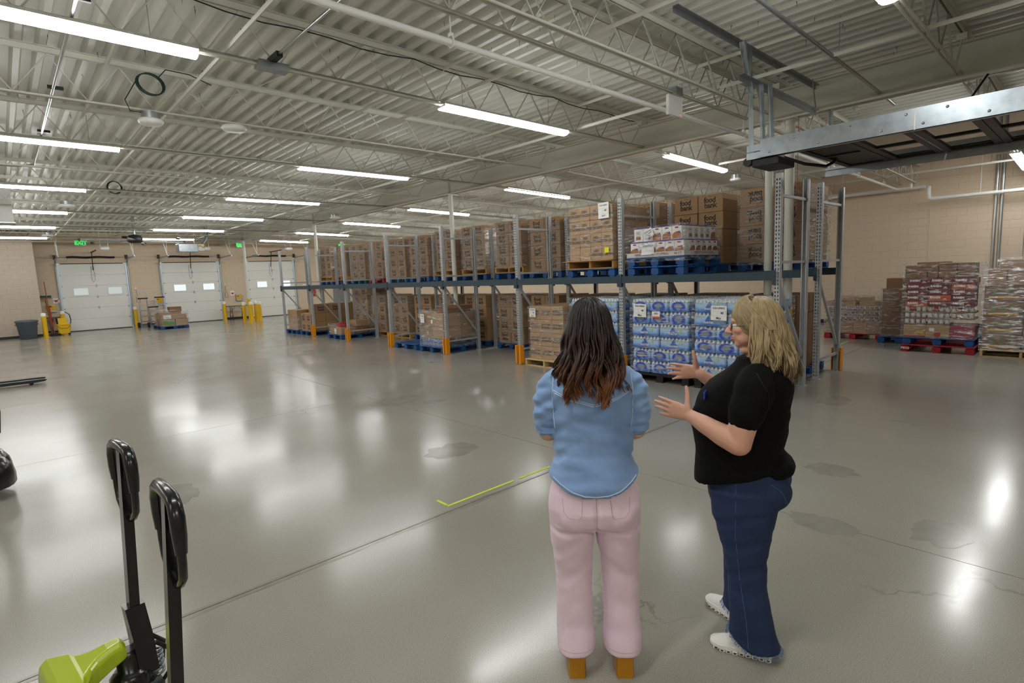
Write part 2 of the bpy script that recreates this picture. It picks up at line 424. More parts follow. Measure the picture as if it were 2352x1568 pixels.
# --- masonry walls: a mortar core with proud blocks
_blk = {}
def block_mesh(w, h, d, m):
    k = (round(w, 3), h, d, m)
    if k not in _blk:
        b = MB(); hx = w/2; hz = h/2; c = .004
        b.rings([[(-hx, 0, -hz), (hx, 0, -hz), (hx, 0, hz), (-hx, 0, hz)], [(-hx+c, -d, -hz+c), (hx-c, -d, -hz+c), (hx-c, -d, hz-c), (-hx+c, -d, hz-c)]], True, False, False)
        b.add([(-hx+c, -d, -hz+c), (hx-c, -d, -hz+c), (hx-c, -d, hz-c), (-hx+c, -d, hz-c)], [(0, 1, 2, 3)])
        me = b.mesh('block'); me.materials.append(M[m]); _blk[k] = me
    return _blk[k]
def block_wall(root, a0, a1, ztop, place, m, single, holes=(), d=.003):
    """place(a, z) -> matrix; single(a, z) tells which blocks are objects of their own"""
    P = .405; Hh = .203; rest = MB(); cnt = 0
    for r in range(int(ztop/Hh)+1):
        z0 = r*Hh; z1 = min(z0+Hh, ztop)
        if z1-z0 < .05: continue
        x = a0-(P/2 if r % 2 else 0)
        while x < a1:
            s0, s1 = max(x, a0), min(x+P, a1); x += P
            if s1-s0 < .04: continue
            hit = [h for h in holes if h[0] < s1-.01 and h[1] > s0+.01 and h[2] < z1-.01 and h[3] > z0+.01]
            if hit:
                h = hit[0]
                if z1 > h[3]+.03: z0b = max(z0, h[3])
                else:
                    z0b = z0
                    if s0 < h[0]-.04: s1 = h[0]
                    elif s1 > h[1]+.04: s0 = h[1]
                    else: continue
            else: z0b = z0
            w, hh = s1-s0-.006, round(z1-z0b-.006, 3)
            if w < .02 or hh < .02: continue
            me = block_mesh(w, hh, d, m); mw = place((s0+s1)/2, (z0b+z1)/2)
            if single and single((s0+s1)/2, z0b) and cnt < 300:
                obj('block', me, None, root, mw=mw); cnt += 1
            else:
                rest.add([mw @ v.co for v in me.vertices], [tuple(p.vertices) for p in me.polygons])
    if rest.v:
        o = rest.build('blocks', m, root); o['kind'] = 'stuff'
DOORS = ((2.05, 4.62), (6.1, 8.74), (10.2, 12.78)); DH = 3.12
wf = MB()
xs = [XL]+[v for d in DOORS for v in d]+[XR]
for i in range(0, len(xs), 2): wf.box(xs[i], YF, 0, xs[i+1], YF+.2, 5)
for d in DOORS: wf.box(d[0], YF, DH, d[1], YF+.2, 5)
wall_far = struct(wf.build('wall_far', 'cmu_mortar'))
block_wall(wall_far, 1.2, XR, 4.6, lambda a, z: Matrix.Translation((a, YF, z)), 'cmu', None, [(d[0], d[1], 0, DH) for d in DOORS])
wall_right = struct(MB().box(XR, YN, 0, XR+.2, YF, 5).build('wall_right', 'cmu_mortar'))
RZ = Matrix.Rotation(-PI/2, 4, 'Z')
block_wall(wall_right, YN, YF, 4.4, lambda a, z: Matrix.Translation((XR, a, z)) @ RZ, 'cmu', lambda a, z: .7 < a < 5.2 and z > .75)
# control joint strip in the right wall
struct(MB().box(XR-.012, 3.02, 0, XR-.004, 3.24, 4.3).build('trim_1', 'cmu', wall_right))
wall_left = struct(MB().box(XL-.2, YN, 0, XL, YF, 5).build('wall_left', 'cmu_taupe'))
wall_near = struct(MB().box(XL, YN-.2, 0, XR, YN, 5).build('wall_near', 'cmu_taupe'))
wall_office = struct(MB().box(XL, 30.75, 0, 1.22, YF, 4.2).build('wall_office', 'cmu_taupe_mortar'))
block_wall(wall_office, -1.6, 1.22, 4.2, lambda a, z: Matrix.Translation((a, 30.75, z)), 'cmu_taupe', None)
bb = [XL, 1.22]; 
struct(MB().box(-3, 30.735, 0, 1.22, 30.744, .11).build('baseboard_office', 'baseboard'))
for i in range(0, len(xs), 2):
    struct(MB().box(max(1.24, xs[i]), YF-.02, 0, xs[i+1], YF-.006, .11).build('baseboard_far', 'baseboard'))
struct(MB().box(XR-.02, YN, 0, XR-.006, YF, .11).build('baseboard_right', 'baseboard'))

# --- roof deck, ribs run along Y
dk = MB(); P = .203; prof = []
x = XL
while x < XR:
    prof += [(x, .076), (x+.092, .076), (x+.118, 0), (x+.177, 0)]; x += P
prof.append((XR, .076))
r0 = [(a, YN, ZD+b+droop(a)) for a, b in prof]; r1 = [(a, YF, ZD+b+droop(a)) for a, b in prof]
n = len(prof)
dk.add(r0+r1, [(i, i+1, n+i+1, n+i) for i in range(n-1)])
dk.box(XL, YN, ZD+.5, XR, YF, ZD+.55)
ceiling = struct(dk.build('ceiling', 'deck'))
# roofing screws poking through the deck
random.seed(11); sc = MB()
for k in range(1500):
    y = random.uniform(2.0, 26)**1.0; x = random.uniform(-1, 17)
    if random.random() > 1/(1+y/9): continue
    z = ZD+.03+droop(x); l = random.uniform(.03, .07); dx, dy = random.uniform(-.012, .012), random.uniform(-.012, .012)
    sc.add([(x-.004, y, z), (x+.004, y, z), (x+dx, y+dy, z-l-.03)], [(0, 1, 2)]); sc.add([(x, y-.004, z), (x, y+.004, z), (x+dx, y+dy, z-l-.03)], [(0, 1, 2)])
s_o = sc.build('roofing_screws', 'dark_steel', ceiling); s_o['kind'] = 'stuff'

# --- girder and columns
gd = MB()
gd.box(XG-.012, YN, 3.95, XG+.012, YF, 4.39); gd.box(XG-.09, YN, 3.95, XG+.09, YF, 3.972); gd.box(XG-.09, YN, 4.368, XG+.09, YF, 4.39)
girder = thing('girder', 'deep cream steel roof girder running the length of the hall over the racks', 'girder', (0, 0, 0))
gd.build('i_section', 'girder_paint', girder)
for a in (3.64, 11.8, 20.3, 28.6): MB().box(XG-.012-.05, a-.006, 3.975, XG-.012, a+.006, 4.366).build('stiffener', 'girder_paint', girder)
def column(y, r, label, guard=None):
    t = thing('column', label, 'column', (XG, y, 0), group='round steel columns under the girder')
    MB().cyl((0, 0, .012), (0, 0, 3.93), r, n=20).build('shaft', 'steel_paint', t)
    MB().box(-.13, -.13, 0, .13, .13, .012).build('base_plate', 'steel_paint', t)
    MB().box(-.16, -.1, 3.93, .16, .1, 3.95).build('cap_plate', 'steel_paint', t)
    if guard: MB().cyl((0, 0, .012), (0, 0, guard), r+.012, n=20).build('guard_sleeve', 'yellow', t)
column(3.64, .058, 'cream round column standing in the rack gap, the farther of a close pair', None)
column(3.34, .066, 'cream round column with tall yellow guard sleeve, the nearer of a close pair', 1.2)
column(11.8, .058, 'cream round column rising between the racks beside food bank cartons')
column(20.3, .058, 'cream round column at the far end of the racks')
column(28.6, .066, 'cream round column ringed by yellow bollards near the dock doors', 1.15)

# --- open-web joists
def joist_parts(x0, x1, zoff=0., bot0=None, bot1=None):
    L = MB(); B = MB(); W = MB()
    z = lambda x: droop(x)
    for s in (-1, 1):
        L.rings([[(x, s*.012+s*w, zz+z(x)) for w, zz in ((0, 4.465), (.006, 4.465), (.006, 4.522), (.04, 4.522), (.04, 4.528), (0, 4.528))] for x in (x0, x1)], True, True, False)
        b0 = x0 if bot0 is None else bot0; b1 = x1 if bot1 is None else bot1
        B.tube([(b0, s*.024, 4.0+z(b0)), (b1, s*.024, 4.0+z(b1))], .014, 6)
    pts = []; x = b0+.1; up = False
    while x < b1-.05:
        pts.append((x, 0, (4.455 if up else 4.008)+z(x))); x += .33; up = not up
    q = []
    for i, p in enumerate(pts):
        q.append(p)
    W.tube(q, .0115, 6)
    W.tube([(x1-.1, 0, 4.46+z(x1)), (b1-.1, 0, 4.01+z(b1))], .0115, 6); W.tube([(x0+.1, 0, 4.46+z(x0)), (b0+.1, 0, 4.01+z(b0))], .0115, 6)
    return L.mesh('top_chord'), B.mesh('bottom_chord'), W.mesh('web')
JL = joist_parts(XL, XG+.02, bot0=XL+.3, bot1=XG-.35); JR = joist_parts(XG+.03, XR, bot0=XG+.4, bot1=XR-.4)
JY = [-3.2, -.95, 1.35, 3.5, 3.83, 5.87, 8.14, 10.41, 12.68, 14.95, 17.2, 19.45, 21.7, 23.95, 26.2, 28.45, 30.7]
for k, y in enumerate(JY):
    for nm, js, side in (('left', JL, 0), ('right', JR, 1)):
        t = thing('roof_joist', 'cream open-web bar joist %s, %s from the dock wall' % ('over the open floor' if side == 0 else 'beyond the girder', ORD[len(JY)-1-k]), 'joist', (0, y, 0), group='bar joists ' + ('over the open floor' if side == 0 else 'beyond the girder'))
        for me, pn in zip(js, ('top_chord', 'bottom_chord', 'web')): obj(pn, me, 'steel_paint', t)
        MB().box(XG-.16 if side == 0 else XG+.02, -.05, 4.39, XG+.0 if side == 0 else XG+.16, .05, 4.465).build('bearing_seat', 'steel_paint', t)
# bridging angles along Y
for x, lev, lab in ((1.86, 4.09, 'low'), (4.45, 4.09, 'low'), (7.0, 4.09, 'low'), (-.7, 4.09, 'low'), (1.2, 4.43, 'high'), (4.4, 4.43, 'high'), (7.0, 4.43, 'high'), (11.6, 4.09, 'low'), (14.2, 4.09, 'low'), (11.7, 4.42, 'high'), (16.4, 4.09, 'low')):
    m = MB(); zz = lev+droop(x)
    m.box(x-.022, YN, zz-.002, x+.022, YF, zz+.003); m.box(x-.022, YN, zz-.04, x-.017, YF, zz)
    tag(m.build('bridging_angle', 'steel_paint'), 'long cream bridging angle crossing the joists at their %s chords' % ('bottom' if lab == 'low' else 'top'), 'bridging angle', 'joist bridging angles at the %s chords' % ('bottom' if lab == 'low' else 'top'))

# --- sprinkler main and branch pipes
t = thing('sprinkler_main', 'white sprinkler main crossing the hall under the joists', 'pipe', (0, 3.87, 3.78))
MB().tube([(XL, 0, 0), (8.4, 0, 0), (17.3, .0, -.16)], .028, 14).build('pipe', 'white_paint', t)
MB().tube([(17.3, 0, -.16), (17.45, -.03, -.165), (17.5, -.12, -.16), (17.5, -.3, -.16)], .028, 12).build('elbow', 'white_paint', t)
MB().tube([(17.5, -.3, -.16), (17.5, -.3, .28)], .028, 12).build('riser', 'white_paint', t)
for x in (-2.4, .9, 3.01, 4.83, 6.64, 8.5, 10.4, 12.3, 14.2, 16.2):
    dz = -.018*max(0, x-8.4)
    h = MB()
    h.tube([(x, math.sin(a)*.038, math.cos(a)*.046+dz+.008) for a in [i*2*PI/14 for i in range(15)]], .007, 6, cap=False)
    h.box(x-.014, -.02, .045+dz, x+.014, .02, .075+dz)
    h.cyl((x, 0, .07+dz), (x, 0, 4.5-3.78+droop(x)), .0065, n=6)
    h.build('hanger', 'white_paint', t)
t = thing('wall_pipe', 'white sprinkler branch pipe running level along the right wall', 'pipe', (XR-.35, 0, 0))
MB().tube([(0, -.6, 3.3), (0, 3.1, 3.3), (0, 3.2, 3.32), (0, 3.22, 3.45), (0, 3.22, 3.62)], .045, 12).build('pipe', 'white_paint', t)
MB().tube([(0, 3.3, 3.62), (0, 12, 3.62)], .04, 12).build('pipe', 'white_paint', t)
for y in (.6, 2.2, 5.2, 8): MB().cyl((0, y, 3.3 if y < 3 else 3.62), (0, y, 4.2), .007, n=6).build('hanger_rod', 'white_paint', t)
for k, (y, r, lab) in enumerate(((1.93, .03, 'thinner'), (1.82, .03, 'thinner'))):
    tag(MB().cyl((XR-.06, y, .3), (XR-.06, y, 4.2), r, n=12).build('conduit_riser', 'conduit'), 'grey conduit riser on the right wall, one of a close pair', 'conduit', 'pair of conduits on the right wall')
tag(MB().cyl((XR-.1, 1.32, .2), (XR-.1, 1.32, 4.25), .075, n=14).build('drain_pipe', 'galv'), 'thick grey roof drain pipe on the right wall beside the conduits', 'pipe')

# --- strip lamps
def lamp_meshes():
    h = MB(); L = 2.36
    h.prism([(-.083, .031), (.083, .031), (.07, .06), (.03, .078), (-.03, .078), (-.07, .06)], 'x', 0, L)
    e = MB(); e.box(-.003, -.085, -.0, .0, .085, .065)
    l = MB(); rr = [[(x, -.082, .03), (x, -.08, .0), (x, -.06, -.02), (x, -.025, -.03), (x, .025, -.03), (x, .06, -.02), (x, .08, .0), (x, .082, .03)] for x in (0.002, L-.002)]
    l.rings(rr, True, True, False)
    return h.mesh('housing'), e.mesh('end_cap'), l.mesh('lens')
LM = lamp_meshes()
ROWS = [-3.15, 1.37, 5.9, 10.47, 15.0, 19.45, 23.9, 28.45]
def strip_lamp(x, y, z, label, group, tilt=0.):
    t = thing('strip_light', label, 'light', (x, y, z), group=group); t.rotation_euler = (0, tilt, 0)
    obj('housing', LM[0], 'lamp_housing', t); obj('end_cap', LM[1], 'lamp_housing', t); obj('end_cap', LM[1], 'lamp_housing', t, loc=(2.363, 0, 0)); obj('lens', LM[2], 'lamp_lens', t)
    MB().cyl((.35, 0, .07), (.35, 0, .46), .004, n=5).build('hanger_rod', 'conduit', t)
    MB().cyl((2.0, 0, .07), (2.0, 0, .46), .004, n=5).build('hanger_rod', 'conduit', t)
for j, y in enumerate(ROWS):
    for i, x in enumerate((-5.9+.1, -.77, 4.38, 9.66, 14.9)):
        if x > XR-2: continue
        if (j == 0 and i > 1) or (j == 2 and i == 4): continue
        xs_ = x if j != 1 else {2: 3.35, 3: 10.6}.get(i, x)
        z = 3.97 if x < XG else (3.99-.035*(x-XG) if not (j == 1 and i == 3) else 3.86)
        strip_lamp(xs_, y, z, ['lit strip light at the dim left side', 'lit strip light over the open floor', 'lit strip light beside the girder', 'lit strip light over the racks', 'lit strip light near the right wall'][i] + ', %s row from the dock doors' % ORD[len(ROWS)-1-j],
                   ['strip lights at the left', 'strip lights over the open floor', 'strip lights along the girder', 'strip lights over the racks', 'strip lights near the right wall'][i], .03 if x > XG else 0)
    # conduit feeding the row
    for (a, b) in () if j == 0 else ((-3.3, -.78), (1.6, 4.37), (6.75, XG-.02), (XG+.02, 9.65), (12.05, 14.9)):
        za = 4.03+droop(a); zb = 4.03+droop(b)
        m = MB(); m.tube([(a, y-.03, za), (b, y-.03, zb)], .011, 6); m.tube([(a, y+.02, za-.01), (b, y+.02, zb-.01)], .009, 6)
        tag(m.build('conduit_run', 'conduit'), 'thin metal conduit joining two strip lights of a row', 'conduit', 'conduits between the strip lights')
# cross conduit with junction box
t = thing('conduit_cross', 'bright conduit crossing the joists to a junction box beside a strip light', 'conduit', (2.25, 0, 0))
MB().cyl((0, 3.0, 4.05), (0, 5.75, 4.05), .013, n=8).build('conduit', 'conduit', t)
MB().box(-.14, 5.78, 3.96, .16, 5.92, 4.03).build('junction_box', 'galv', t); MB().box(-.03, 5.6, 4.02, .03, 5.86, 4.07).build('strut', 'dark_steel', t)
t = thing('conduit_cross', 'bright conduit crossing the joists at the left of the hall', 'conduit', (.68, 0, 0))
MB().tube([(0, 4.4, 4.06), (0, 12.4, 4.06), (0, 12.7, 4.04), (-.2, 12.9, 4.02), (-2, 13.0, 4.02)], .015, 8).build('conduit', 'conduit', t)
for y in (5.5, 8.0, 10.2): MB().box(-.05, y-.015, 4.05, .09, y+.015, 4.085).build('clamp', 'dark_steel', t)
# ================================================================== dock doors and what stands by them
def dock_door(i, x0, x1, dim, label):
    w = x1-x0; t = struct(thing('door_%d' % i, label, 'door', (x0, YF-.02, 0)))
    del t['category']
    sec = DH/6; pm = 'daylight_pane_dim' if dim else 'daylight_pane'
    for k in range(6):
        z0 = .03+k*(DH-.03)/6; z1 = .03+(k+1)*(DH-.03)/6
        m = MB(); m.box(0.0, .0, z0+.004, w, .05, z1-.004)
        m.add([(.0, -.003, z0+.03), (w, -.003, z0+.03), (w, -.003, z1-.03), (0, -.003, z1-.03), (0, 0, z0+.012), (w, 0, z0+.012), (w, 0, z1-.012), (0, 0, z1-.012)], [(0,1,2,3),(4,5,1,0),(3,2,6,7)])
        p = m.build('panel', 'door_white', t)
        if k == 3:
            for a in (.19, .7):
                xa = w*a-.02; xb = xa+.53; za = z0+.1; zb = z1-.1
                fr = MB(); fr.box(xa-.045, -.025, za-.045, xb+.045, 0, za); fr.box(xa-.045, -.025, zb, xb+.045, 0, zb+.045); fr.box(xa-.045, -.025, za, xa, 0, zb); fr.box(xb, -.025, za, xb+.045, 0, zb)
                fr.build('window_frame', 'white_paint', p); MB().box(xa, -.008, za, xb, -.004, zb).build('pane', pm, p)
        if k in (1, 2, 3, 4):
            hx = w*.52
            h = MB(); h.add([(hx-.05, -.012, z1), (hx, -.012, z1-.09), (hx+.05, -.012, z1), (hx, -.012, z1+.09), (hx-.05, 0, z1), (hx, 0, z1-.09), (hx+.05, 0, z1), (hx, 0, z1+.09)], [(0,1,2,3),(4,5,1,0),(5,6,2,1),(6,7,3,2),(7,4,0,3)])
            h.build('hinge', 'galv', p)
        for hx in (.05, w-.05):
            MB().box(hx-.045, -.03, z1-.03, hx+.045, 0, z1+.025).build('roller_hinge', 'galv', p)
    MB().box(0, -.005, 0, w, .05, .034).build('bottom_seal', 'baseboard', t)
    MB().box(-.02, -.02, DH-.01, w+.02, .02, DH+.025).build('top_seal', 'baseboard', t)
    for a in (-.06, w-.02): MB().box(a, -.05, 0, a+.08, .02, DH+.03).build('jamb', 'jamb_blue', t)
    for a, s in ((-.07, -1), (w+.07, 1)):
        tr = MB(); pts = [(a, -.06, .1), (a, -.06, DH-.15), (a, -.1, DH+.03), (a, -.22, DH+.16), (a, -.4, DH+.2), (a, -2.3, DH+.24)]
        tr.tube(pts, .03, 6, smooth=False); tr.build('track', 'galv', t)
        br = MB(); br.beam((a, -2.1, DH+.26), (a, -2.1, 4.4), .045, .012); br.beam((a, -2.1, DH+.28), (a, -1.2, 4.35), .045, .012)
        br.build('track_hanger', 'white_paint', t)
        MB().box(a-.05, -.12, DH+.2, a+.05, 0, DH+.4).build('shaft_bracket', 'dark_steel', t)
    MB().cyl((-.65 if i == 1 else -.25, -.09, DH+.3), (w+.25, -.09, DH+.3), .016, n=8).build('torsion_shaft', 'conduit', t)
    sp = MB(); n = 60
    sp.tube([(.35+(w-.75)*k/n, -.09, DH+.3+.012*math.sin(k*.2)) for k in range(n+1)], [.043+.006*(k % 2) for k in range(n+1)], 8, smooth=False)
    sp.build('torsion_spring', 'black_plastic', t)
    # operator: head, rail, arm
    hd = MB(); hd.cbox((w*.62, -2.0, DH+.58), (.36, .42, .15), .04); hd.build('opener_head', 'lamp_housing', t)
    MB().box(w*.5-.02, -1.85, DH+.5, w*.5+.02, -.05, DH+.54).build('opener_rail', 'dark_steel', t)
    for a in (-.14, .14): MB().cyl((w*.62+a, -2.0, DH+.64), (w*.62+a, -2.0, 4.45), .012, n=6).build('opener_hanger', 'white_paint', t)
    MB().beam((w*.5, -.3, DH+.5), (w*.5, -.06, DH-.3), .03, .02).build('opener_arm', 'dark_steel', t)
    ch = MB(); ch.tube([(w*.49-.05, -.03, DH-.14), (w*.49-.06, -.03, DH-.75), (w*.49, -.03, DH-.86), (w*.49+.07, -.03, DH-.75), (w*.49+.05, -.03, DH-.14), (w*.49-.05, -.03, DH-.14)], .009, 5)
    ch.build('pull_chain', 'galv', t)
    return t
dock_door(1, 2.05, 4.62, True, 'white sectional dock door with dim greenish windows beside the grey bin')
dock_door(2, 6.1, 8.74, False, 'white sectional dock door with bright windows behind the hand trucks')
dock_door(3, 10.2, 12.78, False, 'white sectional dock door partly hidden by the end of the rack')

def bollard(x, y, h, label, r=.085, cap=True):
    t = thing('bollard', label, 'bollard', (x, y, 0), group='yellow steel bollards')
    MB().cyl((0, 0, .012), (0, 0, h), r, n=18).build('post', 'yellow', t)
    if cap: MB().lathe([(r+.004, h-.1), (r+.004, h), (r*.9, h+.03), (r*.4, h+.04)], n=18).build('cap', 'white_paint', t)
    MB().cyl((0, 0, 0), (0, 0, .012), r*1.9, n=18).build('base', 'yellow', t)
bollard(1.21, 29.9, .98, 'yellow bollard with white cap beside the grey waste bin')
bollard(1.93, 31.7, .98, 'yellow bollard with white cap behind the mop bucket')
bollard(4.72, 32.05, .98, 'yellow bollard with white cap beside the hand trucks')
bollard(8.66, 31.9, .98, 'yellow bollard with white cap next to the folding table')
bollard(8.74, 28.92, .95, 'yellow capped bollard at the column, on the side of the folding table')
bollard(8.85, 28.2, .98, 'yellow capped bollard in front of the cream column')
bollard(9.3, 28.95, .98, 'yellow capped bollard at the column, on the side of the racks')
bollard(9.32, 28.45, .96, 'yellow capped bollard tucked behind the others at the column')

# waste bin
t = thing('waste_bin', 'round dark grey wheeled waste bin with lid against the taupe wall', 'bin', (.66, 29.85, 0))
MB().lathe([(.25, 0), (.27, .01), (.33, .62), (.345, .64), (.345, .7)], n=28).build('body', 'bin_grey', t)
MB().lathe([(.37, .69), (.38, .72), (.36, .76), (.2, .78), (.0, .785)], n=28).build('lid', 'bin_grey', t)
for s in (-1, 1): MB().box(s*.33-.03, -.06, .56, s*.33+.03, .06, .62).build('grip', 'bin_grey', t)
# mop bucket
t = thing('mop_bucket', 'yellow wheeled mop bucket with wringer in front of the folding table', 'mop bucket', (1.86, 30.6, 0))
MB().rings([[(a*s, b*s2, z) for a, b in ((-.2,-.15),(.2,-.15),(.24,-.1),(.24,.1),(.2,.15),(-.2,.15),(-.24,.1),(-.24,-.1))] for s, s2, z in ((.72, .8, .07), (.8, .85, .1), (1.0, 1.0, .42), (1.08, 1.1, .45), (1.08, 1.1, .48))], True, True, False).build('bucket', 'yellow', t)
w_ = MB(); w_.rings([[(-.16*s-.02, -.12, z), (.16*s-.02, -.12, z), (.16*s-.02, .1, z), (-.16*s-.02, .1, z)] for s, z in ((.85, .4), (1.0, .74))], True, True, False); w_.build('wringer', 'yellow', t)
MB().tube([(.15, .02, .45), (.25, .02, .5), (.27, .02, .66), (.24, .02, .88), (.1, .02, 1.0)], .018, 8).build('wringer_handle', 'black_plastic', t)
MB().tube([(-.22, -.17, .4), (-.1, -.19, .3), (.1, -.19, .3), (.22, -.17, .4)], .008, 6).build('bail', 'dark_steel', t)
for a in (-.16, .16):
    for b in (-.1, .1): MB().cyl((a, b-.015, .045), (a, b+.015, .045), .045, n=12).build('caster', 'rubber', t)
# folding tables
def folding_table(x, y, rz, L, label):
    t = thing('folding_table', label, 'table', (x, y, 0), rz)
    MB().cbox((0, 0, .73), (L, .62, .045), .01).build('tabletop', 'table_top', t)
    for s in (-1, 1):
        a = s*(L/2-.22)
        for b in (-.27, .27): MB().tube([(a, b*.55, .71), (a, b*.55, .42), (a, b, .25), (a, b, 0)], .016, 8).build('leg', 'dark_steel', t)
        MB().cyl((a, -.27, .2), (a, .27, .2), .014, n=8).build('crossbar', 'dark_steel', t)
        MB().tube([(a, 0, .42), (a*.35, 0, .7)], .01, 6).build('brace', 'dark_steel', t)
folding_table(1.66, 32.15, 0, .6, 'short brown folding table under the control box behind the mop bucket')
folding_table(9.3, 31.95, 0, 1.05, 'brown folding table with black legs beside the yellow bollards')
# brooms and brushes leaning in the corner
def broom(x, y, label, lean, head, hm, top, flip=False):
    t = thing('broom', label, 'broom', (x, y, 0))
    a = Vector((0, 0, .02)); b = Vector((lean[0], lean[1], top))
    MB().cyl(a, b, .014, n=8).build('handle', 'handle_wood', t)
    c = b if flip else a+Vector((0, 0, .06))
    MB().cbox(tuple(c), (.42, .07, .05), .008).build('block', 'handle_wood', t)
    m = MB(); m.cbox((c.x, c.y, c.z+(.06 if flip else -.035)), (.42, .1, .09), .02); m.build('bristles', hm, t)
broom(1.47, 31.25, 'broom standing upside down with green bristles up beside the bin wall', (-.0, 1.1), None, 'green_bristle', 1.62, True)
broom(1.5, 31.25, 'tall wooden-handled broom leaning on the wall by the control box', (.0, 1.2), None, 'black_plastic', 2.35)
broom(1.56, 30.9, 'push broom with blue and green bristles lying against the bollard', (-.12, 1.4), None, 'blue_bristle', 1.5)
t = thing('brush_bundle', 'red-handled squeegee leaning between bollard and brooms', 'squeegee', (1.42, 30.9, 0))
MB().cyl((.12, 0, .02), (.12, 1.3, 1.25), .02, n=8).build('handle', 'red_plastic', t); MB().cbox((.12, 0, .04), (.4, .05, .07), .01).build('blade', 'rubber', t)
t = thing('floor_scraper', 'black dustpan with long handle on the floor behind the bollard', 'dustpan', (1.5, 30.45, 0))
MB().rings([[(-.14, -.14, .0), (.14, -.14, .0), (.14, -.14, .01), (-.14, -.14, .01)], [(-.14, .14, .0), (.14, .14, .0), (.14, .14, .12), (-.14, .14, .12)]], True, True, False).build('pan', 'black_plastic', t)
MB().cyl((0, .12, .05), (-.1, .5, .62), .014, n=8).build('handle', 'black_plastic', t)

# hand trucks
def hand_truck(x, y, rz, H, label, loop=True):
    t = thing('hand_truck', label, 'hand truck', (x, y, 0), rz, 'aluminium hand trucks by the dock door')
    for s in (-1, 1): MB().box(s*.17-.025, -.02, .08, s*.17+.025, .03, H-.3).build('rail', 'aluminium', t)
    pts = [(-.17, 0, H-.3)]+[(-.17+.0, 0, H-.12)]+[(-.17*math.cos(a), 0, H-.12+.12*math.sin(a)) for a in [PI*k/10 for k in range(1, 10)]]+[(.17, 0, H-.12), (.17, 0, H-.3)]
    MB().tube(pts, .016, 8).build('handle_loop', 'aluminium', t)
    MB().box(-.21, -.03, H-.36, .21, .03, H-.3).build('crosspiece', 'black_plastic', t)
    for k in range(4): MB().box(-.17, -.012, .25+k*.26, .17, .012, .3+k*.26).build('rung', 'aluminium', t)
    MB().box(-.22, -.22, .0, .22, -.0, .012).build('nose_plate', 'aluminium', t); MB().box(-.22, -.02, 0, .22, .0, .14).build('nose_plate', 'aluminium', t)
    for s in (-1, 1): MB().cyl((s*.2, .12, .12), (s*.28, .12, .12), .12, n=18).build('wheel', 'rubber', t)
    MB().cyl((-.28, .12, .12), (.28, .12, .12), .012, n=8).build('axle', 'dark_steel', t)
hand_truck(5.0, 31.55, .1, 1.72, 'taller aluminium hand truck standing next to the bollard')
hand_truck(5.3, 31.0, .05, 1.3, 'shorter aluminium hand truck standing in front of the others')
hand_truck(5.72, 31.7, -.05, 1.74, 'aluminium hand truck half hidden by the wrapped produce pallet')

# wall fittings
def control_box(x, z, label):
    t = thing('control_box', label, 'control box', (x, YF-.006, z))
    MB().cbox((0, -.06, 0), (.3, .12, .36), .012).build('box', 'galv', t); MB().box(-.12, -.128, -.1, .13, -.121, .15).build('panel', 'yellow', t)
    MB().box(-.1, -.132, .06, -.02, -.128, .1).build('badge', 'ink_black', t)
control_box(1.66, 1.14, 'yellow-faced dock control box above the short folding table')
control_box(5.85, 1.22, 'yellow-faced dock control box behind the hand trucks')
control_box(9.62, 1.16, 'yellow-faced dock control box above the folding table near the bollards')
def notice(x, z, label):
    t = thing('warning_sign', label, 'sign', (x, YF-.006, z))
    MB().box(-.1, -.012, -.13, .1, 0, .13).build('plate', 'paper', t)
    MB().add([(-.07, -.014, .03), (.07, -.014, .03), (.07, -.014, 0), (.0, -.014, -.08), (-.07, -.014, 0)], [(0, 4, 3, 2, 1)]).build('red_mark', 'ink_red', t)
for x, z, lab in ((1.83, 1.47, 'small white wall sign with red mark left of the dim-windowed dock door'), (9.33, 1.42, 'small white wall sign with red mark above the table by the bollards'), (13.35, 1.62, 'small white wall sign with red mark past the door behind the rack')): notice(x, z, lab)
for x, lab in ((4.92, 'grey door cord hanging on the wall above the hand trucks'), (8.98, 'grey door cord hanging on the wall above the bollards')):
    t = thing('pull_cord', lab, 'cord', (x, YF-.02, 1.9)); MB().box(-.03, -.03, -.05, .03, 0, .05).build('switch', 'paper', t)
    MB().tube([(0, -.02, -.05), (.03, -.02, -.35), (.13, -.02, -.6), (.1, -.02, -.72), (0, -.02, -.7), (-.03, -.02, -.4)], .007, 5).build('cord', 'wire_dark', t)
t = thing('door_button', 'small red-lit push button box by the dim-windowed dock door', 'button', (1.95, YF-.006, 1.42)); MB().cbox((0, -.03, 0), (.1, .06, .17), .01).build('box', 'galv', t); MB().box(-.03, -.064, .01, .03, -.06, .06).build('button', 'red_led', t)
def exit_sign(x, z, label):
    t = thing('exit_sign', label, 'exit sign', (x, YF-.5, z)); MB().box(-.2, -.02, -.13, .2, .02, .13).build('plate', 'galv', t)
    lettering('lettering', 'EXIT', .22, 'exit_green', t, (0, -.024, 0), '-y', .012); MB().cyl((0, 0, .13), (0, 0, .35), .012, n=6).build('stem', 'galv', t)
exit_sign(2.96, 4.05, 'green EXIT sign hung over the dim-windowed dock door'); exit_sign(9.85, 4.0, 'green EXIT sign hung between the two bright-windowed dock doors')
# fire extinguisher beyond the racks
t = thing('fire_extinguisher', 'red fire extinguisher on the far wall seen between the racks', 'extinguisher', (13.9, YF-.12, 1.0)); MB().lathe([(.06, 0), (.075, .03), (.075, .4), (.03, .47)], n=14).build('cylinder', 'red_plastic', t); MB().cyl((0, 0, .47), (0, 0, .54), .025, n=8).build('valve', 'dark_steel', t)
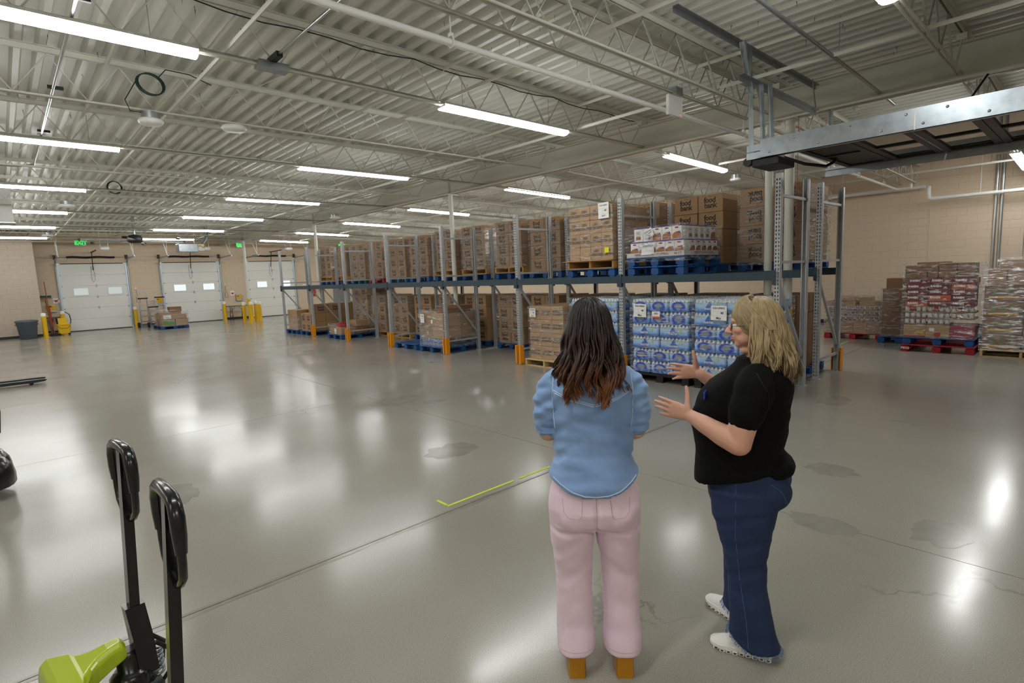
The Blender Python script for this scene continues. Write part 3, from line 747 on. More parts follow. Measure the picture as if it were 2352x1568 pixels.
# exit door beyond the racks
d4 = struct(thing('door_4', 'grey steel exit door in the far wall beyond the racks', 'door', (15.2, YF-.012, 0))); del d4['category']
MB().box(0, -.03, .02, .95, 0, 2.1).build('leaf', 'rack_grey_dark', d4); MB().box(-.06, -.04, 0, 0, 0, 2.16).build('jamb', 'rack_grey_dark', d4); MB().box(.95, -.04, 0, 1.01, 0, 2.16).build('jamb', 'rack_grey_dark', d4); MB().box(0, -.04, 2.1, .95, 0, 2.16).build('head', 'rack_grey_dark', d4)
exit_sign(15.7, 4.0, 'green EXIT sign above the grey exit door beyond the racks')
# large ceiling fan
t = thing('ceiling_fan', 'large slow ceiling fan with long thin blades near the dock doors', 'fan', (3.9, 24.7, 3.64))
MB().lathe([(.05, .22), (.2, .18), (.25, .08), (.25, -.03), (.16, -.09), (.0, -.1)], n=20).build('hub', 'dark_steel', t); MB().cyl((0, 0, .15), (0, 0, .9), .045, n=10).build('downrod', 'galv', t)
for k in range(6):
    a = k*PI/3+.2; m = MB(); c, s = math.cos(a), math.sin(a)
    m.rings([[(c*r-s*w, s*r+c*w, z+dz) for w, z in ((-.07, .0), (.07, .02), (.07, .03), (-.07, .01))] for r, dz in ((.2, -.02), (1.7, -.04))], True, True, False)
    bl = m.build('blade', 'galv', t); m2 = MB(); m2.beam((c*1.7, s*1.7, -.04), (c*1.74, s*1.74, .02), .16, .03); m2.build('winglet', 'black_plastic', bl)
# unit heater
t = thing('unit_heater', 'bright metal gas unit heater hung near the dock wall', 'heater', (6.15, 27.2, 3.42))
MB().cbox((0, 0, .1), (.75, .55, .36), .02).build('casing', 'galv_bright', t); MB().cbox((.5, 0, .12), (.26, .45, .3), .02).build('burner_box', 'lamp_housing', t)
MB().tube([(.55, 0, .2), (.75, 0, .42), (.8, 0, .55), (.8, 0, 1.05)], .075, 10).build('flue', 'galv_bright', t)
for a in (-.3, .3): MB().cyl((a, 0, .28), (a, 0, 1.05), .008, n=6).build('hanger_rod', 'conduit', t)
MB().tube([(.3, -.25, .1), (.45, -.3, .2), (.6, -.26, .1), (.7, -.1, .3)], .02, 6).build('gas_hose', 'yellow', t)
# duct at the left
t = thing('air_duct', 'white sheet metal duct drop hanging from the deck at the left', 'duct', (.1, 18.8, 3.9)); MB().box(-.45, -.3, -.3, .36, .3, .6).build('duct', 'lamp_housing', t); MB().box(-.47, -.32, -.32, .38, .32, -.29).build('flange', 'galv', t)
# access points, sensors, camera bracket
def disc(x, y, z, label, r=.14, box=True):
    t = thing('access_point', label, 'access point', (x, y, z)); MB().lathe([(.0, .03), (r*.9, .03), (r, .0), (r*.8, -.03), (.0, -.04)], n=20, cap=False).build('dish', 'ceramic', t)
    if box: MB().cyl((0, 0, .03), (0, 0, .11), r*.75, n=14).build('back_box', 'galv', t)
disc(1.6, 8.14, 3.87, 'white domed sensor on a grey box fed by a green cable'); disc(2.55, 8.1, 3.92, 'flat white wireless disc under a joist near the green-cabled sensor', .16, False)
disc(1.42, 17.2, 3.9, 'white wireless disc under a joist at the left of the hall', .17); disc(1.5, 26.2, 3.9, 'white wireless disc hung near the dim-windowed dock door', .17)
disc(8.25, 17.2, 3.88, 'white wireless disc under the joist beside the girder', .16); disc(12.5, 5.87, 3.75, 'small white sensor hung beyond the girder over the racks', .12)
t = thing('sensor_panel', 'flat white wireless panel hung under the double joist', 'sensor', (6.47, 3.83, 3.98)); MB().box(-.05, -.06, -.02, .1, .06, .08).build('bracket', 'galv', t); MB().box(-.16, -.02, -.26, .16, .02, -.02).build('panel', 'white_paint', t); MB().box(.1, -.024, -.24, .11, -.02, -.23).build('led', 'red_led', t)
# coiled cables
t = thing('cable_coil', 'coil of dark green cable hanging from the joists above the sensor', 'cable', (1.5, 7.5, 4.15)); random.seed(5)
c = MB()
for k in range(4):
    c.tube([(.13*math.cos(a)+.01*k, .05*math.sin(a)+.01*k, .13*math.sin(a)+.008*k-.03) for a in [i*2*PI/20 for i in range(21)]], .006, 5, cap=False)
c.build('loops', 'wire_green', t)
MB().tube([(.1, 0, .07), (.2, .1, .2), (.5, .3, .26), (.75, .35, .2)], .006, 5).build('lead', 'wire_green', t); MB().tube([(-.12, 0, 0), (-.2, .3, -.15), (-.12, .55, -.2), (.1, .64, -.18)], .006, 5).build('lead', 'wire_green', t)
t = thing('cable_coil', 'coil of thin white cable hanging under the near joist', 'cable', (2.0, 8.05, 4.15)); c = MB()
for k in range(4): c.tube([(.12*math.cos(a)+.012*k, .01*k, .12*math.sin(a)) for a in [i*2*PI/20 for i in range(21)]], .004, 5, cap=False)
c.build('loops', 'wire_white', t); MB().tube([(.1, 0, .02), (.5, -.6, .05), (.9, -1.4, .2), (1.0, -1.8, .3)], .005, 5).build('lead', 'wire_white', t)
t = thing('cable_coil', 'small ring of green cable hanging at the end of a strip light', 'cable', (2.1, 15.0, 3.98)); c = MB()
for k in range(3): c.tube([(.13*math.cos(a)+.01*k, .01*k, .13*math.sin(a)+.1) for a in [i*2*PI/18 for i in range(19)]], .009, 5, cap=False)
c.build('loops', 'wire_green', t)
t = thing('data_cable', 'black cable sagging along the joist above the open floor', 'cable', (0, 5.82, 0))
MB().tube([(1.5+.35*k, 0, 4.44-.05*abs(math.sin(k*.9))) for k in range(21)], .007, 5).build('cable', 'wire_dark', t)
t = thing('data_cable', 'black cable bundled along the double joist by the girder', 'cable', (0, 3.9, 0))
MB().tube([(2.5+.35*k, 0, 4.06-.03*abs(math.sin(k*1.3))) for k in range(15)], .008, 5).build('cable', 'wire_dark', t)
# ================================================================== pallet racks
FY = [3.0+2.53*k for k in range(8)]
PH = 3.0; SH = 1.72
def post_mesh(perf):
    """C-section post, open to +x unless perf, where an added plate shuts out light; front face at -x pierced with two rows of tapered slots when perf"""
    m = MB(); w = .04; d = .07; tk = .003
    for s in (-1, 1):
        m.box(-d/2, s*w-(tk if s > 0 else 0), .008, d/2, s*w+(0 if s > 0 else tk), PH)
        a, b = (w-.018, w) if s > 0 else (-w, -w+.018)
        m.box(d/2-tk, a, .008, d/2, b, PH)
    if perf: m.box(d/2-tk, -w, .008, d/2, w, PH)  # added back plate, blocks light so the slots read dark
    if not perf:
        m.box(-d/2, -w, .008, -d/2+tk, w, PH); m.box(-d/2-.006, -.014, .008, -d/2, .014, PH)
    else:
        x = -d/2; pitch = .0508; nrow = int((PH-.1)/pitch)
        ys = [-w, -.027, -.009, .009, .027, w]
        for a, b in ((-w, -.0275), (-.0085, .0085), (.0275, w)):
            m.add([(x, a, .008), (x, a, PH), (x, b, PH), (x, b, .008)], [(0, 1, 2, 3)])
        for c in (-.018, .018):
            zp = .008
            for k in range(nrow+1):
                z0 = .06+k*pitch; z1 = z0+.028
                top = .0095; bot = .0055
                if k == nrow: z0 = PH
                m.add([(x, c-.0095, zp), (x, c-.0095, z0), (x, c+.0095, z0), (x, c+.0095, zp)], [(0, 1, 2, 3)])
                if k < nrow:
                    for s in (-1, 1):
                        o = [(x, c+s*.0095, z0), (x, c+s*.0095, z1), (x, c+s*.0085, z1), (x, c+s*bot, z0)]
                        m.add(o, [(0, 1, 2, 3)])
                zp = z1
    me = m.mesh('post'); return me
POST_P, POST_S = post_mesh(True), post_mesh(False)
FOOT = MB().box(-.07, -.06, 0, .07, .06, .008).mesh('foot_plate')
def upright(xf, y, label, group):
    t = thing('rack_upright', label, 'rack upright', (xf, y, 0), group=group); D = .96
    obj('post', POST_P, 'rack_grey', t); obj('post', POST_S, 'rack_grey', t, loc=(D, 0, 0), rot=(0, 0, PI))
    obj('foot_plate', FOOT, 'rack_grey', t); obj('foot_plate', FOOT, 'rack_grey', t, loc=(D, 0, 0))
    for z in (.3, 1.84, 2.72): MB().box(.03, -.018, z-.018, D-.03, .018, z+.018).build('horizontal_brace', 'rack_grey', t)
    MB().beam((.035, 0, 1.56), (D-.035, 0, .46), .036, .036, up=(0, 1, 0)).build('diagonal_brace', 'rack_grey', t)
BEAM_L = 2.53-.08
def beam_parts():
    m = MB(); m.prism([(-.022, 0), (.022, 0), (.022, .085), (.008, .085), (.008, .115), (-.022, .115)], 'y', .04, .04+BEAM_L)
    c = MB(); c.box(-.03, -.0, -.06, -.024, .045, .14); c.box(-.03, .039, -.06, .02, .045, .14)
    for z in (-.03, .04, .11): c.cyl((-.036, .02, z), (-.028, .02, z), .008, n=6)
    c2 = MB(); c2.box(-.03, 2.53-.045, -.06, -.024, 2.53, .14); c2.box(-.03, 2.53-.045, -.06, .02, 2.53-.039, .14)
    return m.mesh('channel'), c.mesh('connector'), c2.mesh('connector')
BP = beam_parts()
def rack_beam(x, y, label, group, flip=False):
    t = thing('rack_beam', label, 'rack beam', (x, y, SH-.115), group=group)
    for me, nm in zip(BP, ('channel', 'connector', 'connector')): obj(nm, me, 'rack_beam', t)
    if flip: t.rotation_euler = (0, 0, PI); t.location = (x, y+2.53, SH-.115)
for row, (xf, nm) in enumerate(((7.66, 'front'), (9.19, 'back'))):
    for k, y in enumerate(FY):
        upright(xf, y, 'grey perforated %s-row rack upright, %s from the water pallets' % (nm, ORD[k]), 'uprights of the %s rack row' % nm)
        if k < 7:
            rack_beam(xf-.05, y, 'blue-grey aisle-side beam of the %s rack row, %s bay from the water pallets' % (nm, ORD[k]), 'beams of the %s rack row' % nm)
            rack_beam(xf+.96+.05, y, 'blue-grey rear beam of the %s rack row, %s bay from the water pallets' % (nm, ORD[k]), 'beams of the %s rack row' % nm, True)
# column guards
GD = MB(); 
gp = [(-.075, -.075), (.03, -.075), (.03, -.062), (-.04, -.062), (-.04, .062), (.03, .062), (.03, .075), (-.075, .075)]
GD.prism(gp, 'z', 0, .38); GDm = GD.mesh('shell')
def guard(x, y, label, rz=0.):
    t = thing('post_guard', label, 'post guard', (x, y, .009), rz, 'orange rack post guards')
    obj('shell', GDm, 'orange_guard', t)
    for a in (-.018, .018): MB().box(-.078, a-.008, .005, -.074, a+.008, .375).build('groove', 'guard_dark', t)
for k in range(1, 7): guard(7.66-.01, FY[k], 'orange guard on front-row post, %s upright from the water pallets' % ORD[k])
guard(10.15+.005, FY[0], 'orange guard around the rear post of the back-row end upright', PI)

# ================================================================== pallets
_pm = {}
def part_mesh(key, fn):
    if key not in _pm: _pm[key] = fn()
    return _pm[key]
def bmesh_box(dx, dy, dz, m):
    key = (round(dx, 3), round(dy, 3), round(dz, 3), m)
    def f():
        b = MB(); b.cbox((0, 0, 0), (dx, dy, dz), .003); me = b.mesh('board'); me.materials.append(M[m]); return me
    return part_mesh(key, f)
PALLET_N = 0
def pallet(x, y, z, label, kind='blue', L=1.2, W=1.02, rz=0., group=None, h=.142):
    """L along local x, W along local y; origin at centre of the base"""
    cat = 'pallet'; nm = {'blue': 'block_pallet', 'teal': 'block_pallet', 'red': 'block_pallet', 'wood': 'stringer_pallet', 'pale': 'stringer_pallet', 'dark': 'stringer_pallet', 'black': 'plastic_pallet'}[kind]
    t = thing(nm, label, cat, (x, y, z), rz, group)
    m = {'blue': 'pallet_blue', 'teal': 'pallet_teal', 'red': 'pallet_red', 'wood': 'wood', 'pale': 'wood_pale', 'dark': 'wood_dark', 'black': 'black_plastic'}[kind]
    def P(name, c, d): obj(name, bmesh_box(*d, m), None, t, loc=c)
    if kind in ('blue', 'teal', 'red'):
        bl = h-.018*3
        for k in range(7): P('deck_board', (-L/2+.05+(L-.1)*k/6, 0, h-.009), (.12 if k in (0, 3, 6) else .095, W, .018))
        for b in (-1, 0, 1):
            P('stringer_board', (0, b*(W/2-.06), h-.027), (L, .1, .018)); P('bottom_board', (0, b*(W/2-.06), .009), (L, .1, .018))
            for a in (-1, 0, 1): P('block', (a*(L/2-.065), b*(W/2-.07), .018+bl/2), (.13, .135, bl))
    elif kind == 'black':
        P('deck', (0, 0, h-.02), (L, W, .04))
        for a in (-1, 0, 1):
            P('skid', (0, a*(W/2-.07), .012), (L, .12, .024))
            for b in (-1, 0, 1): P('leg', (b*(L/2-.08), a*(W/2-.07), .024+(h-.064)/2), (.14, .12, h-.064))
    else:
        for k in range(7): P('deck_board', (-L/2+.05+(L-.1)*k/6, 0, h-.009), (.13 if k in (0, 6) else .085, W, .018))
        for b in (-1, 0, 1): P('stringer', (0, b*(W/2-.02), h/2), (L, .04, h-.036))
        for k in range(4): P('bottom_board', (-L/2+.06+(L-.12)*k/3, 0, .009), (.1, W, .018))
    return t

# ================================================================== cartons
def join_text(items, name):
    """items: (string, size, bold, dx, dy, spacing) -> one flat lettering mesh"""
    b = MB()
    for s, sz, bo, dx, dy, sp in items:
        me = text_mesh(s, sz, bo, spacing=sp); b.add([(v.co.x+dx, v.co.y+dy, 0) for v in me.vertices], [tuple(p.vertices) for p in me.polygons])
    return b.mesh(name)
FB = join_text((('food', .125, .003, -.01, .045, .9), ('bank', .125, .003, .005, -.045, .92), ('K A N S A S', .016, .0006, .005, .108, 1.0), ('hunger relief', .012, .0, .05, -.098, 1.0)), 'food_bank_print')
FBK = FB.copy(); FBK.materials.append(M['ink_black']); FBB = FB.copy(); FBB.materials.append(M['ink_blue'])
DET = join_text((('DISH', .06, .003, 0, .04, .9), ('DETERGENT', .06, .003, 0, -.025, .9)), 'detergent_print'); DET.materials.append(M['ink_grey'])
ADET = join_text((('AUTO DISH', .05, .003, 0, .03, .9), ('DETERGENT', .05, .003, 0, -.025, .9)), 'detergent_print'); ADET.materials.append(M['ink_grey'])
def carton_mesh(dx, dy, dz, m):
    key = ('carton', round(dx, 3), round(dy, 3), round(dz, 3), m)
    def f():
        b = MB(); b.cbox((0, 0, dz/2), (dx, dy, dz), .006); me = b.mesh('carton'); me.materials.append(M[m]); return me
    return part_mesh(key, f)
TAPE = {}
def carton(x, y, z, dx, dy, dz, label, group, name='carton', m='card', prints=(), rz=0., cat='box', tape=False):
    o = obj(name, carton_mesh(dx, dy, dz, m), None, None, loc=(x, y, z), rot=(0, 0, rz)); tag(o, label, cat, group)
    for me, face, du, dv, fl in prints:
        p = {'-x': (-dx/2-.0012, -du, dz/2+dv), '-y': (du, -dy/2-.0012, dz/2+dv)}[face]
        q = obj('print', me, None, o); mw = frame(p, face)
        if fl: mw = mw @ Matrix.Rotation(PI, 4, 'Z')
        q.matrix_basis = mw
    if tape: MB().box(-dx/2-.001, -.025, dz*.5, dx/2, .025, dz+.001).build('tape', 'tape', o)
    return o
FB_COUNT = 0; FB_REST = MB()
def fb_stack(x0, yc, z0, w, layers, label, group, nd=2, m='card', dxx=.5, h=.295, flip=False, jitter=.012, full=True, skip=False):
    """2-wide stack of printed food bank cartons, front face at x0; layers may be (left,right)"""
    global FB_COUNT
    for k in range(layers):
        for s in (-1, 1):
            for d in range(nd):
                y = yc+s*w/4+random.uniform(-1, 1)*jitter*.5; x = x0+dxx/2+d*(dxx+.006)+random.uniform(0, jitter)
                back = (d and not full and s > 0) or (skip and k < layers-1)
                if not back: FB_COUNT += 1
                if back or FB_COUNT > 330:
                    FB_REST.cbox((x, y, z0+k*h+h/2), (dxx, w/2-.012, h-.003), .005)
                    continue
                carton(x, y, z0+k*h, dxx, w/2-.012, h-.003, label, group, 'food_bank_carton', m, [(FBK, '-x', 0, .01, flip)] if d == 0 else [])

_wr = {}
def wrap_mesh(v):
    if v in _wr: return _wr[v]
    m = MB(); N = 12
    def P(a, b, c):
        q = Vector((a, b, c)); n = noise.noise_vector((a*2.5+v*7, b*2.5, c*6))*.012
        return (a+n.x, b+n.y, c+(n.z*.6 if c > .02 else 0))
    for f in range(4):
        g = []
        for i in range(N+1):
            for j in range(N+1):
                s = -.5+i/N; z = j/N
                p = {0: (s, -.5, z), 1: (.5, s, z), 2: (-s, .5, z), 3: (-.5, -s, z)}[f]; g.append(P(*p))
        m.add(g, [(i*(N+1)+j, (i+1)*(N+1)+j, (i+1)*(N+1)+j+1, i*(N+1)+j+1) for i in range(N) for j in range(N)], True)
    g = []
    for i in range(N+1):
        for j in range(N+1):
            a, b = -.5+i/N, -.5+j/N; d = min(.5-abs(a), .5-abs(b)); q = P(a, b, 1)
            g.append((q[0], q[1], q[2]+(.0 if d > .2 else 0)))
    keep = [(i*(N+1)+j, (i+1)*(N+1)+j, (i+1)*(N+1)+j+1, i*(N+1)+j+1) for i in range(N) for j in range(N) if min(i, N-1-i, j, N-1-j) < 2+2*noise.noise((i*.6, j*.6, v))]
    m.add(g, keep, True)
    _wr[v] = m.mesh('stretch_wrap'); return _wr[v]
def wrap(x0, y0, z0, x1, y1, z1, label, m='film', v=0, shear=None):
    me = wrap_mesh(v)
    if me.materials and me.materials[0] != M[m]: me = me.copy(); me.materials.clear()
    e = .01
    o = obj('stretch_wrap', me, m, None, loc=((x0+x1)/2, (y0+y1)/2, z0), scale=(x1-x0+2*e, y1-y0+2*e, z1-z0+e))
    tag(o, label, 'plastic wrap', 'stretch wrap round pallet loads'); return o
def paper_sheet(x, y, z, w, h, lines, label, face='-x', tilt=0., m='paper'):
    o = thing('paper_sign', label, 'sign', (0, 0, 0)); o.matrix_basis = frame((x, y, z), face) @ Matrix.Rotation(tilt, 4, 'Z')
    b = MB(); b.box(-w/2, -h/2, 0, w/2, h/2, .0012); b.build('sheet', m, o)
    for s, sz, dx, dy in lines:
        me = text_mesh(s, sz, sz*.02).copy(); me.materials.append(M['ink_black']); q = obj('lettering', me, None, o); q.location = (dx, dy, .0025)
    return o
def sheet_grid(o, w, h):
    b = MB()
    for (x0, y0, x1, y1) in ((-w*.45, h*.12, w*.45, h*.125), (-w*.45, -h*.22, w*.45, -h*.215), (-w*.1, -h*.22, -w*.095, h*.12), (w*.4, -h*.22, w*.405, h*.12), (-w*.45, -h*.22, -w*.445, h*.12)):
        b.box(x0, y0, .0012, x1, y1, .002)
    b.build('ruled_lines', 'ink_grey', o)

# --- back row, upper level
random.seed(21)
XB = 9.06
UP = [(3.67, 1.02, 'blue', None, 4, True, True), (4.92, .92, 'blue', None, 4, False, False), (6.15, .94, 'blue', None, 4, True, False), (7.42, .94, 'blue', None, 4, True, False),
      (8.62, .94, 'blue', None, 4, True, False), (9.82, .9, 'blue', 'wood', 4, True, False), (11.16, .96, 'blue', 'wood', 4, True, False), (12.4, .9, 'blue', 'wood', 4, True, False),
      (13.7, .94, 'blue', None, 4, True, False), (14.9, .94, 'teal', None, 4, True, False), (16.22, .9, 'red', None, 4, True, False), (17.42, .94, 'teal', None, 4, True, False), (18.75, .9, 'blue', 'wood', 4, True, False), (19.95, .96, 'blue', 'wood', 4, True, False)]
for i, (yc, w, k1, k2, lay, wr, fl) in enumerate(UP):
    lab = '%s load from the water pallets' % ORD[i]
    pallet(XB+.56, yc, SH, '%s pallet, upper back rack, under %s' % ({'blue': 'blue', 'teal': 'teal-blue', 'red': 'red'}[k1], lab), k1, 1.16, 1.0, group='pallets on the upper back rack')
    z = SH+.142
    if k2: pallet(XB+.56, yc, z, 'bare wooden pallet, upper back rack, under %s' % lab, k2, 1.16, 1.0, group='pallets on the upper back rack'); z += .142
    h = .295 if not k2 else .27
    fb_stack(XB, yc, z, w, lay, 'brown food bank carton, upper back rack, %s' % lab, 'food bank cartons on the upper back rack', h=h, flip=fl, dxx=.52 if i else .5, m='card', full=i < 2)
    if wr: wrap(XB-.02, yc-w/2-.01, z-.05, XB+1.07, yc+w/2+.01, z+lay*h-(.02 if i % 2 else .1), 'clear stretch wrap, upper back rack, round %s' % lab, 'film_heavy' if i in (0, 5, 6, 11) else 'film', i % 3)
# --- back row, lower level
LO = [(3.7, .9, 'blue', 4, .295), (4.9, .9, 'blue', 4, .295), (6.15, .9, 'blue', 4, .295), (7.4, .9, 'blue', 4, .295), (8.68, .9, 'wood', 4, .295), (9.86, .9, 'blue', 4, .295), (11.2, .9, 'blue', 4, .295), (12.4, .9, 'blue', 4, .295),
      (13.65, .9, 'blue', 4, .29), (14.9, .9, 'wood', 4, .29), (16.25, .92, 'wood', 4, .295), (17.45, 1.0, 'wood', 5, .285), (19.6, .9, 'dark', 3, .3)]
for i, (yc, w, kd, lay, h) in enumerate(LO):
    lab = '%s load from the water pallets' % ORD[i]
    pallet(XB+.56, yc, 0, '%s pallet, floor of back rack, under %s' % ({'blue': 'blue', 'wood': 'wooden', 'dark': 'dark wooden'}[kd], lab), kd, 1.16, 1.0, group='pallets on the floor of the back rack')
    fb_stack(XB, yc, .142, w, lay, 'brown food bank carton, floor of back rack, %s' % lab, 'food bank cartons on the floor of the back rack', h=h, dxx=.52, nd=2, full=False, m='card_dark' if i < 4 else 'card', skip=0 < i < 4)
    if i in (5, 7, 9, 10, 11): wrap(XB-.02, yc-w/2-.01, .1, XB+1.07, yc+w/2+.01, .142+lay*h, 'clear stretch wrap, floor of back rack, round %s' % lab, 'film_heavy' if i == 11 else 'film', i % 3)
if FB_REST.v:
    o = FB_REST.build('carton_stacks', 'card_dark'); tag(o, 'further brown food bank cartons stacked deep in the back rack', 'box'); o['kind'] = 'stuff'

# --- front row, upper level: detergent and stuffing
random.seed(4)
pallet(8.2, 6.16, SH, 'blue pallet under the wooden pallet of dish detergent', 'blue', 1.2, 1.06)
pallet(8.2, 6.16, SH+.142, 'wooden pallet with torn cardboard sheet under the dish detergent cartons', 'wood', 1.2, 1.02)
tag(MB().rings([[(7.5, 5.62, 2.0), (7.5, 6.72, 2.0), (7.5, 6.72, 2.006), (7.5, 5.62, 2.006)], [(7.62, 5.62, 2.008), (7.62, 6.7, 2.008), (7.62, 6.7, 2.014), (7.62, 5.62, 2.014)], [(8.7, 5.66, 2.006), (8.7, 6.68, 2.006), (8.7, 6.68, 2.012), (8.7, 5.66, 2.012)]], True, True, False).build('slip_sheet', 'card_light'), 'loose cardboard slip sheet hanging over the pallet edge under the detergent cartons', 'cardboard sheet')
zb = 2.015; hh = .228
for k in range(4):
    ny = 4 if k < 3 else 4
    for j in range(ny):
        for d in range(3):
            if 0 < d < 2 and 0 < j: continue
            w = .96/ny; carton(7.63+.17+d*.345, 5.68+w/2+j*w+random.uniform(-.004, .004), zb+k*hh, .34, w-.005, hh-.003, 'brown DISH DETERGENT carton stacked on the upper front rack', 'dish detergent cartons', 'detergent_carton', 'card_light', [(DET, '-x', 0, .0, False)] if d == 0 and (j < 2 or k > 0) else [])
# --- the drawing of paper on it
wrap(7.61, 5.66, zb-.02, 8.66, 6.66, zb+4*hh-.03, 'crinkled stretch wrap round the dish detergent cartons on the upper rack', 'film', 1)
s_ = paper_sheet(7.585, 5.83, 2.83, .22, .26, [('D13-66005', .035, 0, .085), ('68', .05, .04, .0), ('April', .038, .0, -.085)], 'white sheet reading D13-66005 68 April on the dish detergent', '-x', .02); sheet_grid(s_, .22, .26)
t = thing('barcode_label', 'bright yellow label on the lowest dish detergent carton', 'label', (7.59, 5.78, 2.17)); MB().box(-.004, -.045, -.045, 0, .045, .045).build('label', 'lemon_label', t)
paper_sheet(7.582, 6.2, 2.6, .2, .05, [], 'strip of clear tape across the detergent wrap', '-x', .08, 'film') if False else None
# stuffing
pallet(8.18, 4.86, SH, 'lower blue pallet of the pair under the stuffing cartons', 'blue', 1.16, 1.02, h=.142)
pallet(8.18, 4.86, SH+.142, 'upper blue pallet of the pair under the stuffing cartons', 'blue', 1.16, 1.02, h=.142)
MB_ = MB()
PIC = MB(); n = 18
PIC.add([(-.074, -.1, 0), (.074, -.1, 0), (.074, -.01, 0), (.045, .012, 0), (.0, .02, 0), (-.045, .0, 0), (-.074, -.025, 0)], [tuple(range(7))]); PICm = PIC.mesh('picture')
mat('food_brown', '#b9762e', .5, 0, .9, 60, noise_col='#7a4316', detail=2); mat('box_white', '#eeeae4', .45); mat('purple_band', '#3a2f96', .45); mat('pinkish', '#b9848a', .5); mat('brand_red', '#8c2433', .5); mat('tray_grey', '#c9c8c4', .5)
PICm.materials.append(M['food_brown'])
BR = MB(); BR.add([(-.028, 0, 0), (.028, 0, 0), (.034, .012, 0), (.02, .022, 0), (-.02, .022, 0), (-.034, .012, 0)], [(0, 1, 2, 3, 4, 5)]); BRm = BR.mesh('brand_mark'); BRm.materials.append(M['brand_red'])
DISHm = MB().add([(-.06, -.1, 0), (.03, -.105, 0), (.07, -.05, 0), (.045, -.045, 0), (.0, -.08, 0), (-.06, -.085, 0)], [(0, 1, 2, 3, 4, 5)]).mesh('dish'); DISHm.materials.append(M['pinkish'])
TXm = MB()
for k in range(5): TXm.box(-.04, .02-k*.012, 0, .04-.01*(k % 2), .024-k*.012, .0005)
TXm = TXm.mesh('small_print'); TXm.materials.append(M['ink_grey'])
SQm = MB().add([(-.045, -.06, 0), (.045, -.06, 0), (.045, -.01, 0), (-.045, -.01, 0)], [(0, 1, 2, 3)]).mesh('picture'); SQm.materials.append(M['food_brown'])
BADm = MB().add([(.025, -.01, 0), (.06, -.01, 0), (.06, .02, 0), (.025, .02, 0)], [(0, 1, 2, 3)]).mesh('badge'); BADm.materials.append(M['purple_band'])
def stuffing(x, y, z, dx, dy, front, face, lab):
    o = obj('stuffing_carton', carton_mesh(dx, dy, .215, 'box_white'), None, None, loc=(x, y, z)); tag(o, lab, 'food box', 'stuffing cartons on the upper front rack')
    b = MB(); b.box(-dx/2-.001, -dy/2-.001, .205, dx/2+.001, dy/2+.001, .217); b.build('band', 'purple_band', o)
    p = (-dx/2-.0014, 0, .105) if face == '-x' else (0, -dy/2-.0014, .105)
    for me, lift, off in (((PICm, 0, (0, 0)), (DISHm, .0005, (0, 0)), (BRm, 0, (0, .066)), (BADm, .0008, (0, 0))) if front else ((TXm, 0, (0, .04)), (SQm, 0, (0, -.01)), (TXm, 0, (0, -.03)))):
        q = obj(me.name.split('.')[0], me, None, o); mw = frame(p, face) @ Matrix.Translation((off[0], off[1], lift))
        q.matrix_basis = mw
random.seed(9)
zs = SH+.284+.03
for lay in range(2):
    z = zs+lay*.222; x0 = 7.63+lay*.03; y0 = 4.37+lay*.05; nW = 6 if lay == 0 else 5
    wy = (.96-lay*.1)/nW
    for j in range(nW):
        stuffing(x0+.085, y0+wy/2+j*wy, z, .165, wy-.004, lay == 0 or j < 3, '-x', 'white stuffing carton on the aisle side of the %s layer' % ('lower' if lay == 0 else 'upper'))
    for j in range(5): stuffing(x0+.17+.09+j*.178, y0+.08, z, .172, .158, lay == 0 or j == 4, '-y', 'white stuffing carton on the end of the %s layer, facing the near rack end' % ('lower' if lay == 0 else 'upper'))
    MB2 = MB().box(x0+.18, y0+.17, z, x0+1.0, y0+.94-lay*.1, z+.21); o = MB2.build('stuffing_carton', 'box_white'); tag(o, 'white stuffing cartons in the middle of the %s layer' % ('lower' if lay == 0 else 'upper'), 'food box')
t = thing('display_tray', 'pale cardboard tray edge printed HERB SEASONED STUFFING under the cartons', 'tray', (0, 0, zs-.028))
MB().box(7.6, 4.34, 0, 8.66, 5.38, .004).build('base', 'tray_grey', t)
MB().box(7.6, 4.34, 0, 7.605, 5.38, .075).build('front_lip', 'tray_grey', t); MB().box(7.6, 4.34, 0, 8.66, 4.345, .075).build('side_lip', 'tray_grey', t)
lettering('lettering', 'HERB SEASONED STUFFING', .05, 'brand_red', t, (7.598, 4.92, .04), '-x', .0005); lettering('lettering', 'HERB SEASONED STUFFING', .05, 'brand_red', t, (8.2, 4.338, .04), '-y', .0005)
lettering('lettering', '40 CT', .05, 'brand_red', t, (7.598, 4.45, .04), '-x', .001)
s_ = paper_sheet(7.594, 4.98, zs+.1, .23, .17, [('D06-07480', .04, 0, .05)], 'white sheet reading D06-07480 on the lower stuffing cartons', '-x', .03); sheet_grid(s_, .23, .17)
s_ = paper_sheet(7.622, 4.98, zs+.35, .16, .13, [('Sample box', .028, 0, .03), ('No shrink', .028, 0, -.005), ('date', .028, 0, -.04)], 'tilted handwritten note on the upper stuffing cartons', '-x', .45)
wrap(7.6, 4.33, zs-.1, 8.68, 5.4, zs+.45, 'thin stretch wrap over the stuffing cartons', 'film', 2)

